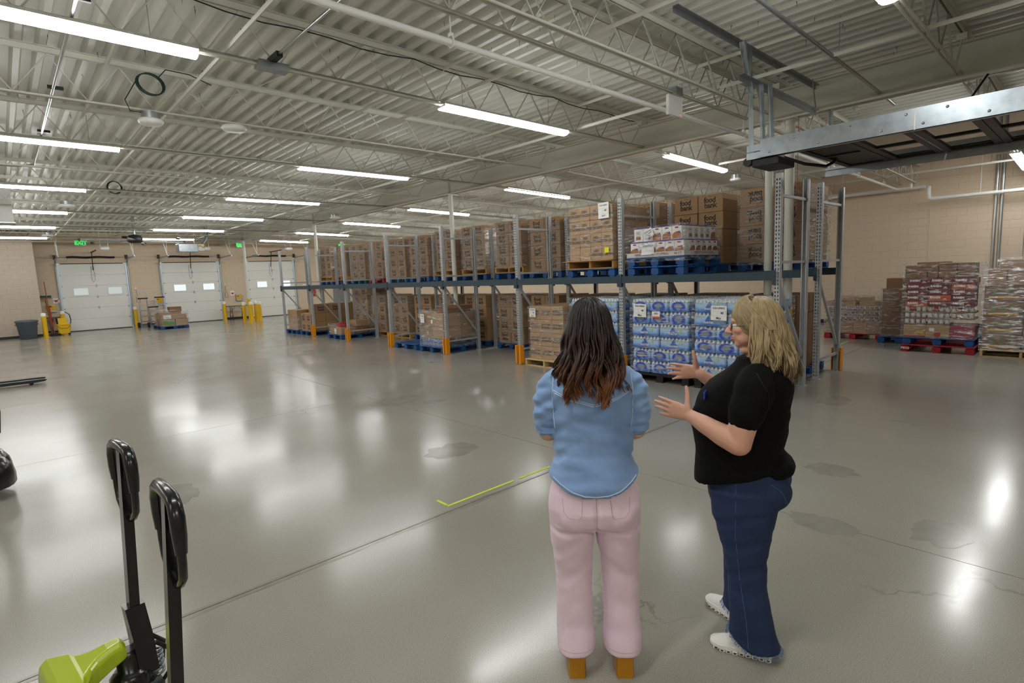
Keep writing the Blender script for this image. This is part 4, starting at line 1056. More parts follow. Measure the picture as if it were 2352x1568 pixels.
# --- front row, lower level: bottled water
mat('ring_blue', '#1142c4', .3); mat('drop_blue', '#1d5fb8', .3); mat('bottle_cap', '#dfe6ea', .35)
def water_mat():
    m = bpy.data.materials.new('water_film'); m.use_nodes = True; nt = m.node_tree; b = nt.nodes['Principled BSDF']
    tc = nt.nodes.new('ShaderNodeTexCoord'); sp = nt.nodes.new('ShaderNodeSeparateXYZ'); nt.links.new(tc.outputs['Object'], sp.inputs[0])
    mr = nt.nodes.new('ShaderNodeMapRange'); mr.inputs[2].default_value = .2; nt.links.new(sp.outputs[2], mr.inputs[0])
    r = nt.nodes.new('ShaderNodeValToRGB'); e = r.color_ramp.elements
    e[0].position = 0; e[0].color = lin('#2a68c0'); e[1].position = 1; e[1].color = lin('#aebdc4')
    for p, c in ((.2, '#4d8ad4'), (.42, '#8fb8e4'), (.66, '#a9cbe8'), (.74, '#8d9fb0')):
        q = e.new(p); q.color = lin(c)
    n = nt.nodes.new('ShaderNodeTexNoise'); n.inputs['Scale'].default_value = 9; n.inputs['Detail'].default_value = 4; nt.links.new(tc.outputs['Object'], n.inputs['Vector'])
    ad = nt.nodes.new('ShaderNodeMath'); ad.operation = 'MULTIPLY_ADD'; ad.inputs[1].default_value = .3; nt.links.new(n.outputs[0], ad.inputs[0])
    sb = nt.nodes.new('ShaderNodeMath'); sb.operation = 'SUBTRACT'; sb.inputs[1].default_value = .15
    nt.links.new(mr.outputs[0], ad.inputs[2]); nt.links.new(ad.outputs[0], sb.inputs[0]); nt.links.new(sb.outputs[0], r.inputs[0]); nt.links.new(r.outputs[0], b.inputs['Base Color'])
    b.inputs['Roughness'].default_value = .16; b.inputs['Specular IOR Level'].default_value = .7; b.inputs['Transmission Weight'].default_value = .0
    bp = nt.nodes.new('ShaderNodeBump'); bp.inputs['Strength'].default_value = .5; bp.inputs['Distance'].default_value = .012
    n2 = nt.nodes.new('ShaderNodeTexNoise'); n2.inputs['Scale'].default_value = 26; n2.inputs['Distortion'].default_value = 1.2; nt.links.new(tc.outputs['Object'], n2.inputs['Vector'])
    nt.links.new(n2.outputs[0], bp.inputs['Height']); nt.links.new(bp.outputs[0], b.inputs['Normal']); M['water_film'] = m
water_mat()
def case_meshes():
    L, W, H = .5, .335, .2; nx, ny = 8, 5
    def ring(z, k):
        pts = []
        def lobe(n, ln):
            return [(-ln/2+ln*(i+.5*j)/n, (0 if j == 0 else 1)) for i in range(n) for j in range(2)]
        for side in range(4):
            n, ln, off = ((nx, L, W), (ny, W, L))[side % 2]
            for a, b in lobe(n, ln):
                d = off/2-(0 if b else .016)*1-k; a2 = a*(1-2*k/ln)
                pts.append({0: (a2, -d), 1: (d, a2), 2: (-a2, d), 3: (-d, -a2)}[side])
        return [(x, y, z) for x, y in pts]
    m = MB(); m.rings([ring(.0, .012), ring(.02, .0), ring(.06, .0), ring(.065, .004), ring(.13, .0), ring(.15, .006), ring(.168, .03)], True, True, True)
    c = MB()
    for i in range(nx):
        for j in range(ny):
            x = -L/2+L*(i+.5)/nx; y = -W/2+W*(j+.5)/ny
            c.lathe([(.027, .155), (.024, .168), (.014, .182), (.0135, .19), (.0135, .2), (.008, .2)], (x, y, 0), 7)
    # drop print on long side, ring on the short end
    d = MB(); n = 16; pts = [(0, .075)]+[(.055*math.sin(a), -.025-.05*math.cos(a)) for a in [PI*.62-k*PI*1.24/n for k in range(n+1)]]
    d.add([(x*1.15, y*1.12+.004, 0) for x, y in pts], [tuple(range(len(pts)-1, -1, -1))])
    r = MB(); n = 20
    for k in range(n):
        a0 = -PI*.38+k*(PI*1.76)/n; a1 = a0+(PI*1.76)/n
        q = [(rx*math.cos(a), ry*math.sin(a)) for a, rx, ry in ((a0, .112, .076), (a1, .112, .076), (a1, .07, .045), (a0, .07, .045))]
        r.add([(x, y, 0) for x, y in q], [(0, 1, 2, 3)])
    y_ = MB().box(-.014, -.02, 0, .014, .02, .001)
    return m.mesh('bottles'), c.mesh('necks'), d.mesh('drop'), r.mesh('ring'), y_.mesh('tag')
CM = case_meshes(); CM[0].materials.append(M['water_film']); CM[1].materials.append(M['bottle_cap']); CM[2].materials.append(M['drop_blue']); CM[3].materials.append(M['ring_blue']); CM[4].materials.append(M['tape_green'])
WT = text_mesh('WATER', .045, .0015).copy(); WT.materials.append(M['paper'])
mat('grey_hole', '#8a9298', .3); HO = MB().add([(.066*math.cos(2*PI*k/18), .008+.036*math.sin(2*PI*k/18), 0) for k in range(18)], [tuple(range(18))]).mesh('handle_hole'); HO.materials.append(M['grey_hole'])
def water_case(x, y, z, rz, label):
    o = obj('water_case', CM[0], None, None, loc=(x, y, z), rot=(0, 0, rz)); tag(o, label, 'bottled water', 'cases of bottled water')
    obj('necks', CM[1], None, o)
    if abs(rz) < .5:   # long axis along x: ends face the aisle, long side faces the rack end
        for me, lift in ((CM[3], .0015), (HO, .001)): obj(me.name.split('.')[0], me, None, o, mw=frame((-.2515-lift, 0, .09), '-x'))
        p, f = (.02, -.169, .085), '-y'
    else:              # turned: local -y side of the case faces world -x
        p, f = (.02, -.169, .085), '-y'
        for me, lift in ((CM[3], .0015), (HO, .001)): obj(me.name.split('.')[0], me, None, o, mw=frame((-.2515-lift, 0, .09), '-x'))
    base = frame(p, f)
    for me, dx, dy, l in ((CM[2], -.03, .0, 0), (WT, -.03, -.025, .001), (CM[4], .1, .03, 0)):
        obj(me.name.split('.')[0], me, None, o, mw=base @ Matrix.Translation((dx, dy, l)))
def water_pallet(yc, pattern, label, lay_lab):
    x0 = 7.6
    pallet(x0+.58, yc, 0, 'black plastic pallet under the %s' % label, 'black', 1.16, 1.04, h=.14)
    for k, ch in enumerate(pattern):
        z = .142+k*.2
        if ch == 'R':
            for j in range(3):
                for d in range(2): water_case(x0+.255+d*.515+random.uniform(-.008, .006), yc-.342+j*.342+random.uniform(-.006, .006), z, random.uniform(-.015, .015), 'water case end-on to the aisle, %s layer up, %s' % (ORD[k], label))
        else:
            for j in range(2):
                for d in range(3): water_case(x0+.17+d*.345+random.uniform(-.008, .006), yc-.258+j*.516+random.uniform(-.006, .006), z, -PI/2+random.uniform(-.015, .015), 'water case broadside to the aisle, %s layer up, %s' % (ORD[k], label))
    wrap(x0-.01, yc-.53, .16, x0+1.05, yc+.53, 1.345, 'clear wrap round the %s' % label, 'film', 2)
random.seed(2)
water_pallet(3.68, 'DDRRDD', 'water pallet at the rack end', 0); water_pallet(4.79, 'RRDDRR', 'water pallet in the middle', 0); water_pallet(6.12, 'DDRRDD', 'water pallet next to the detergent', 0)
for y, z, lab in ((5.12, 1.16, 'white sheet reading G03-09855 48 May on the middle water pallet'), (3.78, 1.15, 'white sheet reading G03-09855 48 May on the water pallet at the rack end')):
    s_ = paper_sheet(7.565, y, z, .24, .21, [('G03-09855', .04, 0, .07), ('48', .045, .05, -.0), ('May', .045, .0, -.075)], lab, '-x', -.02); sheet_grid(s_, .24, .21)
s_ = paper_sheet(7.565, 4.82, 1.1, .14, .1, [('|||||||||', .03, 0, .02)], 'barcode label with orange foot on the middle water pallet', '-x'); MB().box(-.07, -.05, .0013, .07, -.028, .002).build('orange_band', 'orange_label', s_)
s_ = paper_sheet(7.565, 5.95, 1.25, .16, .09, [('3157', .03, -.02, .015), ('||||||||', .03, 0, -.02)], 'white barcode label on the water pallet next to the detergent', '-x')
# auto dish detergent
pallet(8.18, 7.34, 0, 'bare wooden pallet under the auto dish detergent cartons', 'pale', 1.2, 1.02)
for k in range(4):
    for j in range(3):
        for d in range(3):
            if d == 1 and j > 0 and k < 3: continue
            w = .3; carton(7.68+.16+d*.325, 7.34-.3+j*w, .142+k*.262, .32, w-.005, .258, 'brown AUTO DISH DETERGENT carton stacked on the bare wooden pallet', 'auto dish detergent cartons', 'detergent_carton', 'card_light', [(ADET, '-x', 0, .0, False)] if d == 0 else [])
wrap(7.66, 6.88, .12, 8.66, 7.8, 1.18, 'clear wrap round the auto dish detergent cartons', 'film', 0)
s_ = paper_sheet(7.635, 7.66, 1.06, .17, .17, [('D13-66180', .028, 0, .055), ('48', .036, .03, -.0), ('April', .03, .0, -.06)], 'white sheet reading 48 April on the auto dish detergent', '-x'); sheet_grid(s_, .17, .17)
# mixed wrapped load with glass jars at its foot
pallet(8.2, 11.18, 0, 'bright blue pallet under the mixed wrapped load by an orange guard', 'blue', 1.2, 1.05)
random.seed(8)
mat('jar_blue', '#3f63b5', .3, 0, .8, 25, noise_col='#c9cfae')
for k in range(2):
    for j in range(8):
        o = obj('food_jar', part_mesh('jar', lambda: MB().lathe([(.05, 0), (.055, .01), (.055, .07), (.045, .08), (.045, .095), (.0, .095)], n=12).mesh('jar')), 'jar_blue', None, loc=(7.7, 10.74+j*.122, .142+k*.1)); tag(o, 'small blue-labelled jar in the bottom rows of the mixed wrapped load', 'jar', 'jars in the mixed wrapped load')
for k, (z, h) in enumerate(((.345, .3), (.648, .32))):
    for j in range(2):
        for d in range(2): carton(7.66+.26+d*.53, 10.94+j*.48, z, .52, .47, h-.004, 'plain brown carton in the mixed wrapped load by the orange guard', 'cartons of the mixed wrapped load', m='card' if (j+d) % 2 else 'card_light')
for d in range(2): carton(7.92+d*.5, 10.9+.1*d, .97, .45, .42, .1+.05*d, 'shallow open carton on top of the mixed wrapped load', 'cartons of the mixed wrapped load', m='card_dark')
wrap(7.63, 10.68, .13, 8.76, 11.68, 1.02, 'crumpled stretch wrap round the mixed load by the orange guard', 'film_heavy', 1)
s_ = paper_sheet(7.6, 11.5, .83, .16, .22, [('||||||', .04, 0, .06), ('PALLET', .02, 0, 0)], 'white shipping label on the mixed wrapped load', '-x'); paper_sheet(7.6, 11.1, .76, .07, .09, [], 'small square label on the mixed wrapped load', '-x')
pallet(8.16, 12.38, 0, 'empty blue pallet lying in the front rack bay', 'blue', 1.1, 1.05)
# low wrapped load
pallet(8.35, 16.75, 0, 'long blue pallet under the low wrapped produce cartons', 'blue', 1.3, 1.0)
for (x, y, z, dx, dy, dz, mm) in ((7.98, 16.55, .142, .46, .4, .22, 'card'), (7.98, 16.98, .142, .44, .4, .22, 'card'), (8.45, 16.5, .142, .4, .42, .22, 'card_dark'), (8.45, 16.98, .142, .44, .44, .22, 'card'), (8.5, 16.6, .366, .44, .5, .2, 'card'), (8.9, 16.6, .142, .36, .5, .2, 'card_dark')):
    carton(x, y, z, dx, dy, dz-.004, 'produce carton in the low wrapped load', 'cartons of the low wrapped load', m=mm)
carton(8.03, 16.78, .366, .3, .26, .13, 'small red box on the low wrapped load', 'cartons of the low wrapped load', m='red_plastic')
wrap(7.74, 16.32, .13, 9.0, 17.2, .46, 'loose stretch wrap over the low produce load', 'film', 0)
paper_sheet(7.735, 16.72, .25, .14, .17, [('||||||', .04, 0, -.04), ('BANANAS', .018, 0, .05)], 'white label on the low wrapped load', '-x')
# food bank cartons near the far rack end (blue print)
pallet(8.3, 18.95, 0, 'blue pallet under the blue-printed food bank cartons', 'blue', 1.2, 1.05)
for k in range(3):
    for j in range(2):
        for d in range(2):
            if k == 2 and j == 1: continue
            carton(7.72+.27+d*.54+(.12 if k == 2 else 0), 18.74+j*.43, .142+k*.31, .53, .42, .306, 'brown carton with blue food bank print on the pallet at the far rack end', 'blue-printed food bank cartons', 'food_bank_carton', 'card', [(FBB, '-x', 0, 0, False)] if d == 0 and k < 2 else ([(FBB, '-y', 0, 0, False)] if k == 2 else []))
pallet(8.25, 20.15, 0, 'blue pallet at the far rack end under small wrapped cartons', 'blue', 1.2, 1.0)
for k in range(3):
    for j in range(3):
        for d in range(2): carton(7.72+.2+d*.42, 19.85+j*.29, .142+k*.24, .4, .28, .236, 'small brown carton in the wrapped stack at the far rack end', 'small cartons at the far rack end', m='card' if k else 'card_light')
wrap(7.7, 19.69, .1, 8.6, 20.62, .62, 'loose torn wrap trailing from the stack at the far rack end', 'film_heavy', 2)

# --- wrapped produce by the dock doors
pallet(5.62, 29.3, 0, 'blue pallet under the wrapped produce by the dock doors', 'blue', 1.1, 1.7)
random.seed(6)
for (x, y, z, dx, dy, dz, mm) in ((5.38, 28.75, .142, .5, .5, .3, 'card'), (5.92, 28.75, .142, .5, .5, .3, 'card'), (5.38, 29.3, .142, .5, .5, .3, 'card_dark'), (5.92, 29.3, .142, .5, .5, .3, 'card'), (5.65, 28.75, .445, .95, .5, .2, 'card'), (5.4, 29.35, .445, .5, .5, .3, 'card'), (5.9, 29.8, .142, .5, .4, .6, 'card'), (5.4, 29.8, .142, .5, .4, .55, 'card_light'), (5.92, 29.75, .745, .5, .4, .22, 'card_dark')):
    carton(x, y, z, dx, dy, dz-.004, 'produce carton in the wrapped stack by the dock doors', 'produce cartons by the dock doors', m=mm)
tag(MB().box(5.16, 28.494, .2, 5.6, 28.498, .38).build('produce_label', 'ink_green'), 'green printed panel on the lowest produce carton by the dock doors', 'label')
paper_sheet(5.36, 28.49, .55, .3, .16, [('|||||||||', .05, 0, -.03)], 'white shipping label on the produce stack by the dock doors', '-y')
wrap(5.12, 28.48, .12, 6.19, 30.02, .86, 'sagging stretch wrap over the produce by the dock doors', 'film', 1)
# ================================================================== loads standing before the right wall
random.seed(31)
mat('ramen_maroon', '#6e1622', .45, rnd=.12); mat('ramen_orange', '#c2521a', .45, rnd=.08); mat('pink_box', '#9c1740', .45); mat('banana_box', '#a98a5a', .6)
RAM = join_text((('RAMEN', .05, .003, -.06, .012, .95), ('BEEF', .018, .001, .085, -.005, 1.0), ('FLAVOR', .018, .001, .085, -.025, 1.0)), 'ramen_print'); RAM.materials.append(M['white_ink'])
CANm = MB().lathe([(.036, 0), (.038, .004), (.038, .1), (.036, .104), (.0, .104)], n=12).mesh('can')
mat('can_white', '#d8d6d0', .3, .2); mat('can_red', '#b3202a', .35); mat('can_blue', '#2d3b7a', .35, 0, .9, 30, noise_col='#c9c2b5'); mat('can_brown', '#5e2a22', .35, 0, .9, 30, noise_col='#d6cfc0')
def can(x, y, z, m, label, group):
    key = 'can'+m; me = part_mesh(key, lambda: CANm.copy())
    o = obj('food_can', me, m, None, loc=(x, y, z)); tag(o, label, 'can', group)
# --- ramen load
X3, Y3 = 13.0, 2.13
pallet(X3+.55, Y3, 0, 'red pallet at the bottom under the ramen load', 'red', 1.15, 1.14, h=.142)
pallet(X3+.55, Y3, .142, 'blue pallet on the red one under the ramen load', 'blue', 1.12, 1.1, h=.142)
t_ = text_mesh('PECO', .055, .002).copy(); t_.materials.append(M['white_ink'])
o = obj('stencil', t_, None, None, mw=frame((X3-.028, 2.62, .07), '-x')); tag(o, 'white PECO stencil on the corner block of the red pallet', 'stencil')
z = .286
for j, (mm, lab) in enumerate((('pink_box', 'magenta printed box at the foot of the ramen load'), ('banana_box', 'brown fruit box with red mark at the foot of the ramen load'), ('banana_box', 'banana box with yellow bunch print at the foot of the ramen load'))):
    c_ = carton(X3+.25, Y3-.36+j*.36, z, .48, .355, .24, lab, 'fruit boxes under the ramen', 'fruit_box', mm)
    if j == 0: lettering('print', 'k. collection', .035, 'white_ink', c_, (-.2415, .02, .14), '-x', .001); MB().box(-.2425, -.13, .05, -.241, .13, .055).build('print_line', 'white_ink', c_)
    if j == 1: MB().add([(-.2425, .05*math.cos(a), .07+.05*math.sin(a)) for a in [k*2*PI/16 for k in range(16)]], [tuple(range(15, -1, -1))]).build('print', 'ink_red', c_); MB().box(-.2428, .05, .13, -.2412, .13, .19).build('label', 'paper', c_)
    if j == 2: MB().add([(-.2425, -.14+.02*k, .09+.05*math.sin(k*.45)) for k in range(8)]+[(-.2425, -.0-.02*k, .065+.02*math.sin((7-k)*.45)) for k in range(8)], [tuple(range(16))]).build('print', 'ink_yellow', c_); MB().box(-.2428, -.17, .005, -.2412, .17, .04).build('stripe', 'ink_red', c_)
z += .244
for r in range(3):
    for j in range(3):
        w = .36; MB_o = MB(); y = Y3-.36+j*w
        if r == 0 and j == 0: continue
        tray = MB(); tray.box(X3+.02, y-.175, z+r*.118, X3+.42, y+.175, z+r*.118+.035); o = tray.build('can_tray', 'card_dark'); tag(o, 'low cardboard tray of cans in the middle of the ramen load', 'tray', 'can trays in the ramen load')
        for c in range(4):
            can(X3+.062, y-.132+c*.088, z+r*.118+.012, ('can_white', 'can_white', 'can_red' if r == 2 else 'can_white')[c % 3], 'small pale tin can in a tray under the ramen cartons', 'cans under the ramen cartons')
z += .356
for r in range(5):
    for j in range(3):
        mm = 'ramen_orange' if (r, j) in ((0, 2), (3, 0), (1, 1)) else 'ramen_maroon'
        carton(X3+.2+random.uniform(-.01, .01), Y3-.35+j*.35-(.0 if r < 4 else .02), z+r*.108, .38, .345, .106, '%s ramen carton with white lettering in the ramen load' % ('orange' if mm == 'ramen_orange' else 'maroon'), 'ramen cartons', 'ramen_carton', mm, [(RAM, '-x', 0, 0, False)])
    for d in range(2): carton(X3+.6+d*.4, Y3+.4, z+r*.108, .38, .25, .106, 'maroon ramen carton at the back of the ramen load', 'ramen cartons', 'ramen_carton', 'ramen_maroon')
z += .545
for (y, w, h, dz) in ((Y3-.38, .27, .135, 0), (Y3-.38, .27, .135, .138), (Y3-.1, .27, .135, 0), (Y3-.1, .27, .135, .138), (Y3+.12, .16, .24, 0), (Y3+.29, .15, .18, 0), (Y3+.46, .2, .12, 0), (Y3+.46, .2, .12, .123)):
    carton(X3+.22, y, z+dz, .38, w-.006, h, 'plain brown carton on top of the ramen load', 'cartons on top of the ramen load', m='card_dark')
carton(X3+.62, Y3+.2, z, .36, .5, .3, 'plain brown carton on top of the ramen load', 'cartons on top of the ramen load', m='card_dark')
wrap(X3-.02, Y3-.55, .28, X3+1.1, Y3+.57, z+.27, 'wrinkled stretch wrap round the ramen load', 'film', 1)
# --- tall fruit cartons at the picture's right
X4, Y4 = 12.88, .93
pallet(X4+.6, Y4, 0, 'pale wooden pallet under the tall stack of produce cartons', 'pale', 1.2, 1.1)
z = .142
PR = MB()
for a in range(3):
    for b in range(2): PR.add([(-.12+a*.12+.035*math.cos(q), .0-b*.05+.016*math.sin(q), 0) for q in [k*2*PI/12 for k in range(12)]], [tuple(range(12))])
PRm = PR.mesh('leaf_print'); PRm.materials.append(M['ink_green'])
YL = MB().add([(-.2, -.015, 0), (.2, -.015, 0), (.2, .02, 0), (-.2, .02, 0)], [(0, 1, 2, 3)]).mesh('yellow_band'); YL.materials.append(M['ink_yellow'])
for k in range(4):
    for j in range(2):
        for d in range(2): carton(X4+.29+d*.59, Y4-.27+j*.54, z+k*.29, .58, .53, .286, 'brown produce carton with green leaf print in the tall stack', 'produce cartons in the tall stack', 'produce_carton', 'card_dark', [(PRm, '-x', 0, .04, False), (YL, '-x', 0, -.08, False)] if d == 0 else [])
z += 4*.29
for j, (y, w) in enumerate(((Y4-.3, .4), (Y4+.08, .32), (Y4+.38, .26))): carton(X4+.25, y, z, .46, w-.006, .26, 'plain brown carton near the top of the tall produce stack', 'cartons on the tall produce stack', m='card')
carton(X4+.3, Y4-.05, z+.262, .5, .8, .16, 'broad carton under bunched wrap on the tall produce stack', 'cartons on the tall produce stack', m='card')
carton(X4+.42, Y4-.12, z+.424, .42, .4, .07, 'open shallow carton on top of the tall produce stack', 'cartons on the tall produce stack', m='card_light')
wrap(X4-.02, Y4-.56, .12, X4+1.2, Y4+.56, z+.26, 'shiny stretch wrap round the tall produce stack', 'film_heavy', 2)
wrap(X4+.02, Y4-.46, z+.24, X4+.58, Y4+.38, z+.46, 'bunched wrap over the top of the tall produce stack', 'film_heavy', 0)
# --- plain stack
X5, Y5 = 14.15, 3.02
pallet(X5+.5, Y5-.05, 0, 'blue pallet under the plain carton stack between two wrapped loads', 'blue', 1.1, .8)
for k in range(4):
    for j, w in enumerate((.22, .46)): carton(X5+.28, Y5-.28+(0 if j == 0 else .35), .142+k*.26, .5, w-.006, .256, 'plain brown carton in the stack between the can load and the ramen', 'plain cartons between the wrapped loads', m='card_dark')
carton(X5+.3, Y5+.04, .142+4*.26, .42, .42, .22, 'single brown carton with white label topping the plain stack', 'plain cartons between the wrapped loads', m='card_dark')
paper_sheet(X5+.085, Y5-.1, .142+4*.26+.04, .08, .05, [], 'small white label on the topmost plain carton', '-x')
wrap(X5+.01, Y5-.4, .13, X5+.56, Y5+.32, .142+4*.26, 'thin wrap round the plain carton stack', 'film', 0)
# --- can load on red pallet
X6, Y6 = 14.45, 3.95
pallet(X6+.55, Y6, 0, 'red pallet under the wrapped can load nearest the racks', 'red', 1.15, 1.2)
for j in range(4): carton(X6+.2, Y6-.43+j*.285, .142, .38, .28, .25, 'plain brown carton at the bottom of the can load', 'cartons of the can load', m='card')
for r in range(3):
    for j in range(3):
        y = Y6-.4+j*.38
        o = MB().box(X6+.02, y-.185, .395+r*.122, X6+.42, y+.185, .395+r*.122+.04).build('can_tray', 'card'); tag(o, 'low cardboard tray of dark cans in the can load', 'tray', 'can trays in the can load')
        for c in range(4): can(X6+.07, y-.138+c*.092, .395+r*.122+.012, ('can_blue', 'can_brown')[(c+j+r) % 2], 'dark-labelled tin can in a tray of the can load', 'cans of the can load')
for (y, w, h, dz) in ((Y6-.3, .42, .12, 0), (Y6+.15, .4, .11, 0), (Y6+.46, .22, .12, 0), (Y6+.2, .4, .12, .115), (Y6-.2, .22, .1, .122)):
    carton(X6+.25, y, .765+dz, .42, w, h, 'brown carton tossed on top of the can load', 'cartons of the can load', m='card', rz=random.uniform(-.1, .1))
wrap(X6-.02, Y6-.6, .13, X6+1.0, Y6+.6, .98, 'crumpled stretch wrap over the can load', 'film_heavy', 1)

# ================================================================== overhead door, parked open on its tracks
X1, X2, ZR = 6.63, 8.85, 3.05
dr = thing('overhead_door', 'open sectional door with dark frames and clear panes parked on ceiling tracks', 'overhead door', (0, 0, 0))
p1 = MB(); p1.box(X1, -3.55, ZR, X1+.006, 2.82, ZR+.205); p1.box(X1, -3.55, ZR, X1+.07, 2.82, ZR+.006)
pl = p1.build('track_plate', 'galv_bright', dr)
MB().box(X1-.001, 1.34, ZR, X1-.004, 1.35, ZR+.2).build('splice_seam', 'white_paint', pl)
for k, y in enumerate((2.72, 2.45, 2.2, 1.9, 1.62, 1.42, 1.28, 1.1, .8, .5, .25)):
    MB().lathe([(.014, 0), (.012, .006), (.0, .008)], n=8).build('bolt', 'galv', pl, mw=frame((X1-.001, y, ZR+(.16 if k % 2 else .05)), '-x'))
e = MB()
for z in (ZR+.0, ZR+.085): e.box(X1+.004, 2.8, z, X1+.05, 2.98, z+.075)
e.build('track_end', 'galv_bright', dr)
f2 = MB(); f2.box(X2-.05, -3.55, ZR, X2, 2.82, ZR+.012); f2.box(X2, -3.55, ZR, X2+.006, 2.82, ZR+.1); f2.box(X2-.05, -3.55, ZR+.06, X2, 2.82, ZR+.072); f2.box(X2-.054, -3.55, ZR-.03, X2-.05, 2.82, ZR+.03)
f2.build('far_track', 'galv', dr)
mat('door_frame', '#1c1a17', .45, .2); mat('door_panel', '#24211d', .5)
ys = [2.55, 2.0, 1.45, .9, .35, -.2, -.75]
for k in range(6):
    ya, yb = ys[k+1]+.006, ys[k]-.006; z0 = ZR+.06
    s = MB()
    for y0, y1 in ((ya, ya+.07), (yb-.07, yb)): s.box(X1+.08, y0, z0, X2-.08, y1, z0+.045)
    for x in (X1+.08, (X1+X2)/2-.03, X2-.14): s.box(x, ya, z0+.002, x+.06, yb, z0+.043)
    sec = s.build('door_section', 'door_frame', dr)
    for xa, xb in ((X1+.14, (X1+X2)/2-.03), ((X1+X2)/2+.03, X2-.14)):
        MB().box(xa, ya+.07, z0+.018, xb, yb-.07, z0+.024).build('pane' if k else 'infill_panel', 'door_glass' if k else 'door_panel', sec)
    for x in (X1+.06, X2-.06): MB().cyl((x-.03, yb-.03, z0+.02), (x+.03, yb-.03, z0+.02), .022, n=8).build('roller', 'dark_steel', sec)
MB().tube([(X1+.9, 2.9, ZR+.12), (X1+1.05, 2.7, ZR+.02), (X1+1.25, 2.52, ZR-.02), (X1+1.35, 2.46, ZR+.03), (X1+1.36, 2.44, ZR+.08)], .02, 6).build('door_arm', 'black_plastic', dr)
mb = MB(); mb.cbox((X1+.28, 2.78, ZR-.045), (.5, .3, .09), .01); mb.build('motor_box', 'dark_steel', dr)
MB().cyl((X1+.02, 2.98, ZR-.02), (X1+.08, 2.98, ZR-.02), .05, n=14).build('pulley', 'black_plastic', dr)
# perforated hangers
def perf_angle(p0, p1, w, name, parent, m='galv'):
    b = MB(); p0, p1 = Vector(p0), Vector(p1); b.beam(p0, p1, w, .004); b.beam(p0+Vector((0, w/2, 0)), p1+Vector((0, w/2, 0)), .004, w)
    o = b.build(name, m, parent); L = (p1-p0).length; n = int(L/.05); d = MB()
    return o
for (a, b_) in (((X1+.02, 2.92, ZR), (X1+.02, 2.96, 4.33)), ((X1+.2, 2.86, ZR+.1), (X1+.2, 2.9, 3.95)), ((X1+.3, 2.8, ZR+.1), (X1+.3, 2.84, 3.95)), ((X2+.03, 2.75, ZR), (X2+.03, 2.79, 3.95))):
    perf_angle(a, b_, .045, 'track_hanger', dr)
perf_angle((X1+.04, 2.93, 3.75), (X1-.18, 2.96, 4.33), .05, 'hanger_brace', dr)
t = thing('strut_angle', 'long grey perforated angle across the joists carrying the door tracks', 'steel angle', (0, 2.98, 4.33)); m = MB(); m.box(5.06, -.03, 0, 10.7, .03, .004); m.box(5.06, .026, -.055, 10.7, .03, 0); m.build('angle', 'galv', t)
t = thing('strut_angle', 'shorter grey perforated angle below the girder line over the track end', 'steel angle', (0, 2.9, 3.93)); m = MB(); m.box(6.3, -.03, 0, 8.7, .03, .004); m.box(6.3, .026, -.06, 8.7, .03, 0); m.build('angle', 'galv', t)
for x in (6.5, 8.6): MB().cyl((x, 0, 0), (x, .05, .42), .01, n=6).build('rod', 'galv', t)
t = thing('ceiling_conduit', 'grey conduit on rods crossing to the girder above the overhead door', 'conduit', (0, 2.2, 4.12)); MB().tube([(3.5, 0, .02), (9.0, 0, -.1), (9.6, -.0, -.12)], .02, 8).build('conduit', 'galv', t)
for x in (5.2, 7.2): MB().cyl((x, 0, 0), (x, 0, .42), .005, n=5).build('rod', 'conduit', t)
t = thing('hung_cable', 'thin red cord hanging beside the close pair of columns', 'cord', (8.82, 3.2, 0)); MB().tube([(0, 0, 3.95), (.0, .0, 2.6), (.01, -.01, 1.9)], .004, 5).build('cord', 'ink_red', t)
tag(MB().tube([(X2-.6, 1.2, ZR+.2), (X2-.5, 1.25, ZR+.45), (X2-.2, 1.2, ZR+.65), (X2+.0, 1.1, 3.95)], .012, 6).build('hung_cable', 'wire_dark'), 'looped black cable rising from the overhead door to the girder', 'cable')
